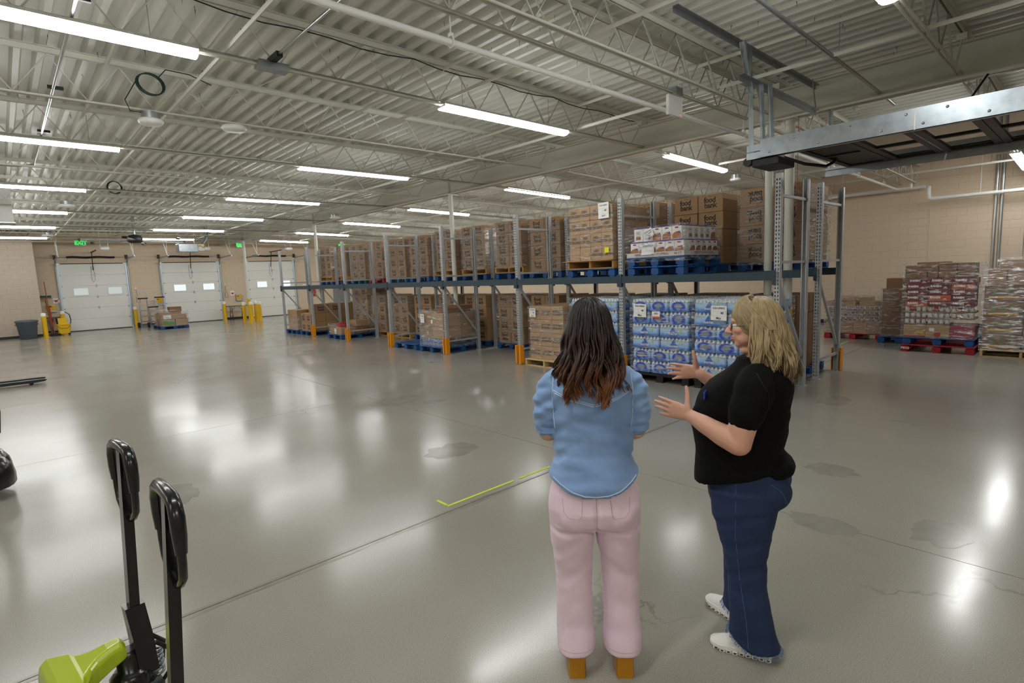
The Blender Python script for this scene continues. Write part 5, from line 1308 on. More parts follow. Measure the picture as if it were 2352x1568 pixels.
# ================================================================== pallet jacks
def pallet_jack(x, y, rz, label, head_m, fork_m, lean=.03):
    t = thing('pallet_jack', label, 'pallet jack', (x, y, 0), rz)
    for s in (-1, 1):
        f = MB(); f.rings([[(xx, s*.19-w/2, z0), (xx, s*.19+w/2, z0), (xx, s*.19+w/2, z1), (xx, s*.19-w/2, z1)] for xx, w, z0, z1 in ((.27, .16, .045, .1), (1.2, .16, .045, .1), (1.33, .12, .06, .095), (1.36, .08, .07, .09))], True, True, False)
        f.build('fork', fork_m, t)
        MB().cyl((1.12, s*.19-.035, .037), (1.12, s*.19+.035, .037), .037, n=12).build('load_roller', 'black_plastic', t)
    h = MB()   # sloping fork-head cover
    prof = [(.04, .07, .40, .345), (.055, .085, .418, .34), (.1, .1, .412, .325), (.14, .12, .4, .31), (.165, .16, .392, .3), (.19, .22, .385, .28), (.2, .3, .38, .07), (.26, .44, .362, .06), (.285, .44, .34, .06), (.292, .42, .3, .06)]
    rings = []
    for xx, w, zt, zb in prof:
        b = .02; rings.append([(xx, -w/2, zb), (xx, w/2, zb), (xx, w/2, zt-b), (xx, w/2-b, zt), (xx, -w/2+b, zt), (xx, -w/2, zt-b)])
    h.rings(rings, True, True, False); hd = h.build('fork_head', head_m, t)
    md = hd.modifiers.new('bevel', 'BEVEL'); md.width = .008; md.segments = 3; md.limit_method = 'ANGLE'
    p = MB(); p.lathe([(.07, .1), (.075, .12), (.075, .25), (.06, .27), (.045, .28), (.045, .34), (.03, .36)], (0.03, 0, 0), 16); p.build('pump', 'black_gloss', t)
    MB().cbox((.03, 0, .15), (.2, .17, .12), .02).build('pump_housing', 'black_plastic', t)
    for s in (-1, 1): MB().cyl((-.0, s*.035, .09), (-.0, s*.095, .09), .09, n=20).build('steer_wheel', 'rubber', t)
    MB().cyl((0, -.12, .09), (0, .12, .09), .018, n=10).build('axle', 'galv_bright', t)
    # handle
    L = lean
    b = MB(); b.rings([[(-.02-dx-L*z, -w/2, z), (.05-dx-L*z, -w/2, z), (.05-dx-L*z, w/2, z), (-.02-dx-L*z, w/2, z)] for z, w, dx in ((.24, .09, .03), (.4, .085, .015), (.54, .056, -.004))], True, True, False)
    b.build('handle_bracket', 'black_gloss', t)
    MB().lathe([(.012, 0), (.012, .012), (.006, .014)], n=10).build('pivot_bolt', 'galv_bright', t, mw=frame((-.01, -.046, .36), '-y'))
    MB().cbox((-.05, -.052, .34), (.035, .012, .085), .008, Matrix.Rotation(.4, 3, 'Y')).build('release_lever', 'galv_bright', t)
    sp = MB(); sp.tube([(-.06+.028*math.cos(a), -.0+.028*math.sin(a), .2+a*.0032) for a in [k*.5 for k in range(76)]], .006, 5); sp.build('spring', 'galv_bright', t)
    for s in (-1, 1): MB().tube([(-.05, s*.045, .16), (-.1, s*.05, .22), (-.11, s*.045, .3), (-.06, s*.04, .36)], .009, 6).build('linkage', 'black_gloss', t)
    MB().rings([[(-L*z, -.024, z), (.036-L*z, -.024, z), (.036-L*z, .024, z), (-L*z, .024, z)] for z in (.48, 1.2)], True, True, False).build('shaft', 'black_gloss', t)
    zt = 1.2; xo = .018-L*1.05
    for s in (-1, 1):
        MB().tube([(xo, s*.02, .905), (xo, s*.07, .925), (xo, s*.112, .96), (xo, s*.125, 1.01), (xo, s*.128, 1.06)], .013, 10).build('loop_arm', 'black_gloss', t)
    g = MB(); g.tube([(xo, -.128, 1.045), (xo, -.131, 1.1), (xo, -.128, 1.155), (xo, -.114, 1.19), (xo, -.088, 1.205), (xo, 0, 1.21), (xo, .088, 1.205), (xo, .114, 1.19), (xo, .128, 1.155), (xo, .131, 1.1), (xo, .128, 1.045)], [.017, .021, .022, .021, .021, .021, .021, .021, .022, .021, .017], 14)
    g.build('grip', 'black_gloss', t)
    MB().tube([(xo+.0, .03, 1.19), (xo, .045, 1.12), (xo, .03, 1.08)], .008, 6).build('control_lever', 'black_plastic', t)
    return t
ja = pallet_jack(.25, 2.66, PI+.107, 'lime-headed pallet jack with upright black handle, the one showing its green fork head', 'lime', 'lime', .05)
pallet_jack(.25, 1.95, PI+.02, 'pallet jack seen mostly as a tall black handle, beside the lime-headed one', 'lime', 'lime', .07)
pallet_jack(-.86, 14.86, 0, 'distant black pallet jack whose two dark forks poke into the open floor', 'black_plastic', 'dark_steel', .2)
# powered pallet truck at the left edge
t = thing('pallet_truck', 'black powered pallet truck with curved tiller arm and red key tags', 'pallet truck', (-.35, 6.95, 0))
b = MB()
def lobe(cy, rx, ry, z0, z1, cx=0.):
    prof = [(1.0, z0), (1.06, z0+.02), (1.06, z0+.1), (1.0, z1-.1), (.8, z1-.03), (.45, z1)]
    return [[(cx+rx*s*math.cos(a), cy+ry*s*math.sin(a), z) for a in [k*2*PI/20 for k in range(20)]] for s, z in prof]
MB().rings(lobe(-.15, .24, .24, .1, .38, .02)).build('near_cover', 'black_gloss', t); MB().rings(lobe(.3, .22, .22, .1, .36, .02)).build('far_cover', 'black_gloss', t)
MB().cbox((-.3, .05, .25), (.5, .7, .3), .03).build('chassis', 'black_plastic', t)
for yy in (-.2, .34): MB().cyl((.02, yy-.03, .06), (.02, yy+.03, .06), .06, n=16).build('caster', 'rubber', t); MB().cyl((.02, yy-.034, .06), (.02, yy+.034, .06), .02, n=10).build('caster_hub', 'handle_wood', t)
MB().cbox((.08, .02, .48), (.16, .16, .22), .012).build('tiller_base', 'black_plastic', t)
for yy in (-.03, .03): MB().lathe([(.016, 0), (.012, .006), (0, .007)], n=8).build('bolt', 'galv', t, mw=frame((.1, -.062, .5+yy), '-y'))
a = MB(); pts = [(.16, 0, .56), (.18, .02, .75), (.165, .05, .95), (.12, .1, 1.12), (.05, .16, 1.25)]
rs = []
for i, p in enumerate(pts): w = .045; rs.append([(p[0]-.075, p[1]-w, p[2]), (p[0]+.05, p[1]-w, p[2]), (p[0]+.05, p[1]+w, p[2]), (p[0]-.075, p[1]+w, p[2])])
a.rings(rs, True, True, False); a.build('tiller_arm', 'black_gloss', t)
c = text_mesh('CLOUD', .07, .003).copy(); c.materials.append(M['paper'])
obj('lettering', c, None, t, mw=Matrix.Translation((.135, -.005, 1.0)) @ Matrix.Rotation(-.08, 4, 'Y') @ frame((0, -.02, 0), '-y') @ Matrix.Rotation(PI/2+.14, 4, 'Z'))
MB().cbox((.06, .14, 1.27), (.2, .16, .12), .03).build('tiller_head', 'black_plastic', t); MB().lathe([(.045, 0), (.045, .03), (.02, .045)], (.1, .12, 1.33), 12).build('stop_button', 'red_plastic', t)
for (dx, dz) in ((.17, 1.13), (.2, 1.05)): MB().cbox((dx, .04, dz), (.035, .008, .07), .003).build('key_tag', 'red_plastic', t)
MB().tube([(.14, .08, 1.22), (.16, .05, 1.19), (.17, .04, 1.17)], .004, 5).build('key_ring', 'galv', t); MB().tube([(.17, .04, 1.15), (.19, .04, 1.12), (.2, .04, 1.085)], .003, 5).build('key_ring', 'galv', t)
# ================================================================== people
mat('skin', '#d6a58c', .5, 0, .2, 6, noise_col='#c48a72', sss=.12, bump=.04, bump_scale=120)
mat('skin_rosy', '#c58a72', .5, 0, .2, 6, noise_col='#a9654f', sss=.12)
mat('denim_light', '#88a8d2', .8, 0, .5, 5, noise_col='#5e82b4', bump=.25, bump_scale=28, sheen=.2)
mat('denim_seam', '#b9cfe6', .8)
mat('denim_dark', '#1b2f54', .82, 0, .5, 4, noise_col='#101d38', bump=.2, bump_scale=30)
mat('denim_dark_seam', '#4a6389', .8)
mat('denim_fray', '#5f7ea6', .9)
mat('pink_twill', '#e8d0dc', .8, 0, .25, 5, noise_col='#dcbfcc', bump=.12, bump_scale=22, sheen=.2)
mat('pink_seam', '#c9a3b0', .8)
mat('black_knit', '#070708', .88, 0, .3, 8, noise_col='#040405', bump=.1, bump_scale=200, spec=.2)
mat('clog_wood', '#c1860f', .4, 0, .4, 8, noise_col='#9a6508', stretch=(1, 1, .3))
mat('gold_strap', '#cdb98a', .3, .75, .4, 60, noise_col='#8d7a4e'); mat('nude_leather', '#d9b08c', .5)
mat('sneaker_white', '#e4e3dc', .6, 0, .1, 10, bump=.1, bump_scale=90); mat('sneaker_sole', '#eeede6', .55); mat('sole_hole', '#3c3c3a', .8)
mat('eye_white', '#e8e4de', .2); mat('eye_iris', '#3b5a6b', .2); mat('lip', '#b0574f', .45); mat('nail', '#d9a090', .3); mat('blue_logo', '#2146c4', .6)
def hair_mat(name, c_top, c_mid, c_end, z0, z1, streak):
    m = bpy.data.materials.new(name); m.use_nodes = True; nt = m.node_tree; b = nt.nodes['Principled BSDF']
    tc = nt.nodes.new('ShaderNodeTexCoord'); sp = nt.nodes.new('ShaderNodeSeparateXYZ'); nt.links.new(tc.outputs['Object'], sp.inputs[0])
    mp = nt.nodes.new('ShaderNodeMapping'); mp.inputs['Scale'].default_value = (60, 60, 4); nt.links.new(tc.outputs['Object'], mp.inputs[0])
    n = nt.nodes.new('ShaderNodeTexNoise'); n.inputs['Scale'].default_value = 1; n.inputs['Detail'].default_value = 3; nt.links.new(mp.outputs[0], n.inputs['Vector'])
    mr = nt.nodes.new('ShaderNodeMapRange'); mr.inputs[1].default_value = z0; mr.inputs[2].default_value = z1; nt.links.new(sp.outputs[2], mr.inputs[0])
    ad = nt.nodes.new('ShaderNodeMath'); ad.operation = 'MULTIPLY_ADD'; ad.inputs[1].default_value = streak; nt.links.new(n.outputs[0], ad.inputs[0]); nt.links.new(mr.outputs[0], ad.inputs[2])
    sb = nt.nodes.new('ShaderNodeMath'); sb.operation = 'SUBTRACT'; sb.inputs[1].default_value = streak/2; nt.links.new(ad.outputs[0], sb.inputs[0])
    r = nt.nodes.new('ShaderNodeValToRGB'); e = r.color_ramp.elements; e[0].color = lin(c_end); e[1].color = lin(c_top); q = e.new(.45); q.color = lin(c_mid)
    nt.links.new(sb.outputs[0], r.inputs[0]); nt.links.new(r.outputs[0], b.inputs['Base Color'])
    b.inputs['Roughness'].default_value = .42; b.inputs['Specular IOR Level'].default_value = .4; M[name] = m
hair_mat('hair_brown', '#160e0b', '#2c180f', '#85502b', 1.26, 1.66, .7)
hair_mat('hair_blond', '#93815c', '#ad9870', '#6d593d', 1.30, 1.66, 3.0)

def ell(a, b, z, ra, rb, n=28, p=2.2, dz=None):
    out = []
    for k in range(n):
        t = 2*PI*k/n; c, s = math.cos(t), math.sin(t)
        x = math.copysign(abs(c)**(2/p), c)*ra; y = math.copysign(abs(s)**(2/p), s)*rb
        out.append((a+x, b+y, z+(dz(x, y) if dz else 0)))
    return out
def loft(mb, secs, n=28, p=2.2):
    mb.rings([ell(*s[:5], n=n, p=p, dz=(s[5] if len(s) > 5 else None)) for s in secs], True, True, True)
def ball(mb, c, r, n=14):
    r = r if hasattr(r, '__len__') else (r, r, r)
    rs = []
    for i in range(1, n):
        t = PI*i/n; rs.append([(c[0]+r[0]*math.sin(t)*math.cos(2*PI*k/n), c[1]+r[1]*math.sin(t)*math.sin(2*PI*k/n), c[2]-r[2]*math.cos(t)) for k in range(n)])
    mb.rings(rs, True, True, True)
def limb(mb, pts, rad, n=14, sub=4):
    """tube through pts with rounded ends, radii interpolated smoothly"""
    P = [Vector(p) for p in pts]; q, rr = [], []
    m = len(P)
    for i in range(m-1):
        for k in range(sub):
            t = k/sub; p0, p1, p2, p3 = P[max(i-1, 0)], P[i], P[i+1], P[min(i+2, m-1)]
            q.append(.5*((2*p1)+(-p0+p2)*t+(2*p0-5*p1+4*p2-p3)*t*t+(-p0+3*p1-3*p2+p3)*t**3))
            s = t*t*(3-2*t); rr.append(rad[i]*(1-s)+rad[i+1]*s)
    q.append(P[-1]); rr.append(rad[-1])
    mb.tube(q, rr, n)
    ball(mb, q[0], rr[0]*.98, 10); ball(mb, q[-1], rr[-1]*.98, 10)
def skin(mb, voxel, it=6, fac=.5):
    me = mb.mesh('raw'); o = bpy.data.objects.new('raw', me); COL.objects.link(o)
    r = o.modifiers.new('r', 'REMESH'); r.mode = 'VOXEL'; r.voxel_size = voxel; r.use_smooth_shade = True
    if it: s = o.modifiers.new('s', 'SMOOTH'); s.iterations = it; s.factor = fac
    bpy.context.view_layer.update()
    out = bpy.data.meshes.new_from_object(o.evaluated_get(bpy.context.evaluated_depsgraph_get()))
    bpy.data.objects.remove(o)
    for p in out.polygons: p.use_smooth = True
    return out
def folds(me, fn):
    """move each vertex along its normal by fn(co)"""
    ns = [v.normal.copy() for v in me.vertices]
    for v, n in zip(me.vertices, ns): v.co = v.co+n*fn(v.co)
    me.update()
def bvh(me): return BVHTree.FromPolygons([v.co.copy() for v in me.vertices], [tuple(p.vertices) for p in me.polygons])
def seam(tree, pts, dirn, r, name, m, parent, lift=.0, sub=6, n=4):
    """thin stitched line laid on a surface: rays along dirn from the given points"""
    P = [Vector(p) for p in pts]; out = []
    for i in range(len(P)-1):
        for k in range(sub+(1 if i == len(P)-2 else 0)):
            p = P[i].lerp(P[i+1], k/sub); h = tree.ray_cast(p, Vector(dirn))
            if h[0] is not None: out.append(h[0]-Vector(dirn)*lift)
    if len(out) > 1: MB().tube(out, r, n).build(name, m, parent)
def hand(mb, w, d, t, n, size=1., curl=(.12, .1, .12, .2), spread=(.10, .03, -.05, -.16), thumb=(.55, .75)):
    """hand in mb: wrist w, pointing d, thumb side t, palm normal n (unit vectors)"""
    d, t, n = Vector(d).normalized(), Vector(t).normalized(), Vector(n).normalized(); t = (t-d*t.dot(d)).normalized(); n = d.cross(t) if d.cross(t).dot(n) > 0 else -d.cross(t)
    w = Vector(w); S = size; tips = []
    rs = []
    for u, hw, th, off in ((-.02, .026, .02, 0), (.02, .031, .0165, .0), (.05, .04, .0145, .002), (.075, .042, .0135, .002), (.092, .039, .012, 0)):
        c = w+d*u*S+t*off*S; rs.append([tuple(c+t*(hw*S*math.copysign(abs(math.cos(a))**.8, math.cos(a)))+n*(th*S*math.sin(a))) for a in [2*PI*k/16 for k in range(16)]])
    mb.rings(rs)
    ln = (.072, .08, .074, .058); bs = (.032, .0105, -.0115, -.032); ub = (.084, .09, .086, .076)
    for k in range(4):
        b0 = w+d*ub[k]*S+t*bs[k]*S; dr = (d+t*spread[k]).normalized(); c = curl[k]; pts = [b0-dr*.02*S, b0]; p = b0; a = c
        for f in (.44, .31, .25):
            dd = (dr*math.cos(a)+n*math.sin(a)); p = p+dd*ln[k]*f*S; pts.append(p); a += c
        limb(mb, pts, [.0095*S, .0095*S, .0088*S, .008*S, .0068*S], 10, 3); tips.append((pts[-1], dd))
    b0 = w+d*.018*S+t*.026*S; d1 = (d*thumb[0]+t*thumb[1]+n*.25).normalized(); d2 = (d*(thumb[0]+.1)+t*thumb[1]+n*.05).normalized()
    p1 = b0+d1*.04*S; p2 = p1+d1*.034*S; p3 = p2+d2*.027*S
    limb(mb, [b0-d1*.012, b0, p1, p2, p3], [.014*S, .0155*S, .0125*S, .0105*S, .008*S], 10, 3)
    return tips
def head(mb, c, yaw=0.):
    """head with brow, nose, lips and chin facing +x, centred at c"""
    b = MB()
    ball(b, (-.008, 0, .022), (.095, .074, .098), 20); ball(b, (.018, 0, -.035), (.07, .06, .075), 18); ball(b, (.055, 0, -.085), (.026, .03, .022), 12)
    ball(b, (.078, .0, .02), (.016, .045, .02), 12)
    limb(b, [(.084, 0, .012), (.1, 0, -.012), (.112, 0, -.03)], [.009, .0105, .0125], 10, 3)
    for s in (-1, 1):
        ball(b, (.1, s*.011, -.034), (.011, .008, .008), 8); ball(b, (.06, s*.036, -.02), (.026, .022, .022), 10); ball(b, (-.004, s*.073, -.006), (.018, .009, .03), 10)
        ball(b, (.035, s*.035, -.06), (.035, .025, .03), 10)
    ball(b, (.084, 0, -.055), (.014, .02, .0065), 10); ball(b, (.083, 0, -.067), (.013, .018, .007), 10)
    R = Matrix.Rotation(yaw, 3, 'Z'); mb.add([tuple(R @ Vector(v)+Vector(c)) for v in b.v], b.f, True)

def locks(mb, c, rad, n, zend, spread, seed, face=.9, wave=.01, r0=.0095, back=0., amin=.08, amax=1.25, outr=(1.02, 1.16), rest=1.0, drape=None):
    """hair locks that run down the skull from the crown and then hang"""
    random.seed(seed)
    for i in range(n):
        az = random.uniform(-PI, PI)
        if abs(az) < face: az = math.copysign(face+abs(random.gauss(0, .25)), az if az else 1)
        a0 = random.uniform(amin, amax); k = random.uniform(*outr); ze = zend(az)+random.uniform(-.03, .03)
        cl = round(az*7)/7; ph = 9*noise.noise((cl*2.1, seed, 0))+random.uniform(-.5, .5); pts = []; tw = 1+.35*noise.noise((cl*3.3, seed, 7)); az = az+(cl-az)*.35
        amaxx = 1.52
        steps = 7
        for j in range(steps+1):
            al = a0+(amaxx-a0)*j/steps; lift = k*(1-.06*(1-j/steps))
            pts.append(Vector((c[0]+rad[0]*lift*math.sin(al)*math.cos(az), c[1]+rad[1]*lift*math.sin(al)*math.sin(az), c[2]+rad[2]*lift*math.cos(al))))
        p = pts[-1].copy(); z0 = p.z; m = 9
        base = Vector((p.x-c[0], p.y-c[1], 0))
        for j in range(1, m+1):
            z = z0+(ze-z0)*j/m; f = j/m
            o = base*(1+spread(az)*f); w = wave*f**.7*tw
            q = Vector((c[0]+o.x+back*f, c[1]+o.y, z))+Vector((math.cos(z*34*tw+ph), math.sin(z*34*tw+ph), 0))*w
            if drape: q = drape(q)
            pts.append(q)
        nn = len(pts); rr = [r0*(.7 if i_ == 0 else 1)*(1 if i_ < nn-5 else (.95, .85, .7, .5, .22)[i_-nn+5])*random.uniform(.85, 1.1) for i_ in range(nn)]
        up = Vector((p.x-c[0], p.y-c[1], .0001))
        mb.tube(pts, rr, 4, flat=.6, up=up.normalized(), cap=False)

# ---------------------------------------------------------------- woman in the denim shirt, seen from behind
def person_denim():
    H = (.015, 0, 1.585)
    b = MB(); head(b, H, .0)
    limb(b, [(-.015, 0, 1.36), (-.005, 0, 1.43), (.005, 0, 1.52)], [.06, .052, .055])
    loft(b, [(0, 0, .9, .1, .14), (0, 0, 1.05, .09, .13), (0, 0, 1.3, .095, .15), (-.01, 0, 1.37, .07, .14), (-.01, 0, 1.41, .05, .07)])
    for s in (1, -1):
        limb(b, [(-.01, s*.155, 1.35), (-.005, s*.185, 1.24), (.015, s*.198, 1.115)], [.052, .045, .042])
        limb(b, [(.015, s*.198, 1.115), (.1, s*.14, 1.11), (.17, s*.03, 1.13+.03*(s > 0))], [.043, .04, .03])
        hand(b, (.17, s*.03, 1.13+.03*(s > 0)), (.12, -s*1.0, .05), (.2, 0, 1), (-1, 0, .1), .95, curl=(.35, .35, .35, .35))
        cx = .1 if s > 0 else -.115
        limb(b, [(0, s*.09, .85), (.0, cx, .5), (-.035, cx, .17)], [.085, .06, .036])
        # foot in a heeled clog: heel up, ball down, five toes
        fx = cx; limb(b, [(-.065, fx, .125), (-.02, fx, .115), (.05, fx-.0*s, .085), (.11, fx, .068)], [.033, .034, .034, .036])
        for k in range(5):
            ty = fx+s*(-.03+.015*k); limb(b, [(.115, ty, .068), (.15-.008*k, ty, .066), (.168-.012*k, ty, .062)], [.012, .0105-.0007*k, .009-.0007*k], 8, 2)
    body = skin(b, .006, 4)
    p = obj('person', body, 'skin', None, loc=(1.872, 1.527, 0), rot=(0, 0, math.radians(44)))
    tag(p, 'person in denim shirt and pale pink trousers, arms folded, back to the camera', 'person')
    # shirt
    m = MB()
    hem = lambda x, y: .075*(abs(y)/.19)**2-.0
    loft(m, [(-.018, 0, .858, .152, .194, hem), (-.016, 0, .9, .15, .195, lambda x, y: .05*(abs(y)/.19)**2), (-.008, 0, .97, .138, .188), (0, 0, 1.06, .12, .178), (0, 0, 1.14, .118, .176), (-.003, 0, 1.24, .122, .182), (-.008, 0, 1.31, .12, .188), (-.012, 0, 1.365, .1, .18), (-.015, 0, 1.405, .08, .135), (-.01, 0, 1.44, .068, .08), (-.005, 0, 1.465, .062, .07)], p=2.5)
    for s in (1, -1):
        limb(m, [(-.012, s*.145, 1.36), (-.01, s*.178, 1.32), (-.004, s*.198, 1.23), (.008, s*.2, 1.155), (.012, s*.198, 1.135)], [.055, .064, .062, .055, .051], 18)
    sh = skin(m, .0075, 8)
    def fshirt(c):
        f = 0.
        if c.z > 1.1 and abs(c.y) > .17: f += .006*noise.noise((c.x*20, c.y*16, c.z*38))+.003*math.sin((c.z+c.y*.5)*95)*(.5+.5*noise.noise((c.x*9, c.y*9, c.z*9)))
        else:
            f += .007*noise.noise((c.x*5, c.y*7, c.z*16))+.004*noise.noise((c.x*8+3, c.y*10, c.z*26))
            side = max(0, abs(c.y)-.06)/.12; f -= .006*side*max(0, math.sin((c.z-1.0)*55+abs(c.y)*40))*(1 if 1.0 < c.z < 1.24 else .2)
        return f
    folds(sh, lambda c: 1.7*fshirt(c))
    shirt = obj('shirt', sh, 'denim_light', p)
    tr = bvh(sh)
    B = lambda y, z: (-.5, y, z)
    for dz in (0, -.008): seam(tr, [B(.172, 1.328+dz), B(.1, 1.296+dz), B(0, 1.268+dz), B(-.1, 1.296+dz), B(-.172, 1.328+dz)], (1, 0, 0), .0026, 'yoke_seam', 'denim_seam', shirt)
    for s in (1, -1):
        seam(tr, [B(s*.166, 1.39), B(s*.174, 1.3), B(s*.17, 1.2), B(s*.165, 1.15)], (1, 0, 0), .003, 'armhole_seam', 'denim_seam', shirt)
    seam(tr, [B(y, .876+.075*(abs(y)/.19)**2) for y in (-.18, -.15, -.1, -.05, 0, .05, .1, .15, .18)], (1, 0, 0), .0028, 'hem_seam', 'denim_seam', shirt)
    for s in (1, -1):   # cuffs
        c0 = Vector((.011, s*.198, 1.137)); MB().tube([c0+Vector((0, 0, .012)), c0+Vector((0, 0, -.014))], [.0565, .0555], 24, cap=False).build('cuff', 'denim_light', shirt)
    col = MB(); col.tube([(-.075*math.cos(a)-.005, .078*math.sin(a), 1.45+.01*math.cos(a)) for a in [(-1+k/8)*2.2*.5 for k in range(17)]], .012, 8); col.build('collar', 'denim_light', shirt)
    # trousers
    m = MB()
    loft(m, [(0, 0, .96, .105, .155), (-.004, 0, .92, .118, .178), (-.014, 0, .86, .135, .198), (-.022, 0, .79, .145, .207), (-.018, 0, .73, .135, .206), (-.005, 0, .685, .11, .2)], p=2.4)
    for s in (1, -1):
        cx = .1 if s > 0 else -.115
        ball(m, (-.075, s*.088, .765), (.085, .092, .085), 16)
        loft(m, [(-.01, s*.104, .78, .12, .102), (-.008, s*.104, .67, .115, .1), (-.004, (s*.104+cx)/2, .58, .1, .093), (.0, cx, .48, .088, .086), (-.01, cx, .36, .084, .082), (-.022, cx, .24, .088, .083), (-.032, cx, .18, .096, .085), (-.04, cx, .132, .103, .086, lambda x, y: .02*max(0, x)/.1), (-.042, cx, .114, .105, .086, lambda x, y: .045*max(0, x)/.1)], p=2.3)
    pm = skin(m, .007, 5)
    def fpant(c):
        f = .004*noise.noise((c.x*6, c.y*9, c.z*14))
        s = 1 if c.y > 0 else -1; cx = .1 if s > 0 else -.115
        if c.z < .72: f += .006*max(0, noise.noise((c.x*5, (c.y-cx)*7+s*3, c.z*7)))*1.2-.004*max(0, math.sin(c.z*42+(c.y-cx)*s*30))*(1 if .42 < c.z < .7 else .25)
        if c.x < -.03 and .66 < c.z < .72: f -= .008*math.exp(-((c.z-.69-.25*(abs(c.y)-.1)**2*4)/.012)**2)
        if c.x < -.05 and abs(c.y) < .02 and c.z > .68: f -= .01*math.exp(-(c.y/.008)**2)
        return f
    folds(pm, fpant)
    pants = obj('trousers', pm, 'pink_twill', p); tr = bvh(pm)
    for s in (1, -1):
        seam(tr, [B(s*.06, .855), B(s*.065, .79), B(s*.075, .775), B(s*.12, .78), B(s*.14, .8), B(s*.145, .855)], (1, 0, 0), .0014, 'pocket_seam', 'pink_seam', pants)
        cx = .1 if s > 0 else -.115
        seam(tr, [B(cx+y, .142) for y in (-.07, -.03, 0, .03, .07)], (1, 0, 0), .0014, 'hem_seam', 'pink_seam', pants)
    seam(tr, [B(0, .88), B(0, .8), B(0, .72)], (1, 0, 0), .0014, 'back_seam', 'pink_seam', pants)
    # clogs
    for s in (1, -1):
        fx = .1 if s > 0 else -.115
        so = MB()
        prof = [(-.115, 0, .1, .034), (-.1, 0, .102, .04), (-.035, 0, .098, .04), (-.025, .055, .094, .038), (.015, .05, .082, .037), (.05, .012, .064, .042), (.06, 0, .06, .044), (.12, 0, .052, .046), (.165, .004, .05, .038), (.185, .012, .048, .022)]
        so.rings([[(x, fx-w, z0), (x, fx+w, z0), (x, fx+w*.98, z1), (x, fx-w*.98, z1)] for x, z0, z1, w in prof], True, True, False)
        sh_ = so.build('clog', 'clog_wood', p); bv = sh_.modifiers.new('b', 'BEVEL'); bv.width = .008; bv.segments = 3; bv.limit_method = 'ANGLE'
        fb = MB(); fb.rings([[(x, fx-w-.002, z1), (x, fx+w+.002, z1), (x, fx+w+.002, z1+.006), (x, fx-w-.002, z1+.006)] for x, z0, z1, w in prof], True, True, False); fb.build('footbed', 'nude_leather', sh_)
        st = MB(); st.rings([[(x, fx+.047*math.cos(a), .06+.052*math.sin(a)) for a in [PI*k/12 for k in range(13)]]+[(x, fx+.043*math.cos(a), .06+.047*math.sin(a)) for a in [PI*k/12 for k in range(12, -1, -1)]] for x in (.06, .125)], True, True, True); st.build('toe_strap', 'gold_strap', sh_)
        MB().tube([(-.1+.0, fx-.0, .15)]+[(-.06+.045*math.cos(a)*-1, fx+.04*math.sin(a), .155-.02*abs(math.sin(a))) for a in [-1.6+k*.32 for k in range(11)]], .006, 6).build('heel_strap', 'gold_strap', sh_)
        for q in (-1, 1): MB().beam((-.03, fx+q*.039, .1), (-.035, fx+q*.04, .16), .02, .004, up=(0, 1, 0)).build('ankle_tab', 'gold_strap', sh_)
    # hair
    h = MB(); ball(h, (H[0]-.012, 0, H[2]+.016), (.102, .083, .105), 18)
    loft(h, [(-.07, 0, 1.36, .035, .105), (-.065, 0, 1.45, .05, .11), (-.05, 0, 1.54, .065, .098), (-.03, 0, 1.6, .08, .085)], n=20)
    def ze(az): return 1.31+.05*(1-abs(az)/PI)+.03*math.sin(az*5)
    def drape(q):
        if q.z < 1.46: q.x = min(q.x, -.07-.12*max(0, 1.46-q.z) if abs(q.y) < .13 else .06)
        return q
    locks(h, (H[0]-.012, 0, H[2]+.014), (.1, .083, .108), 1700, ze, lambda az: .4+.25*abs(math.sin(az)), 5, face=1.0, wave=.02, r0=.0055, back=-.03, outr=(1.0, 1.17), drape=drape)
    hm = h.mesh('hair'); obj('hair', hm, 'hair_brown', p)
    return p
person_denim()

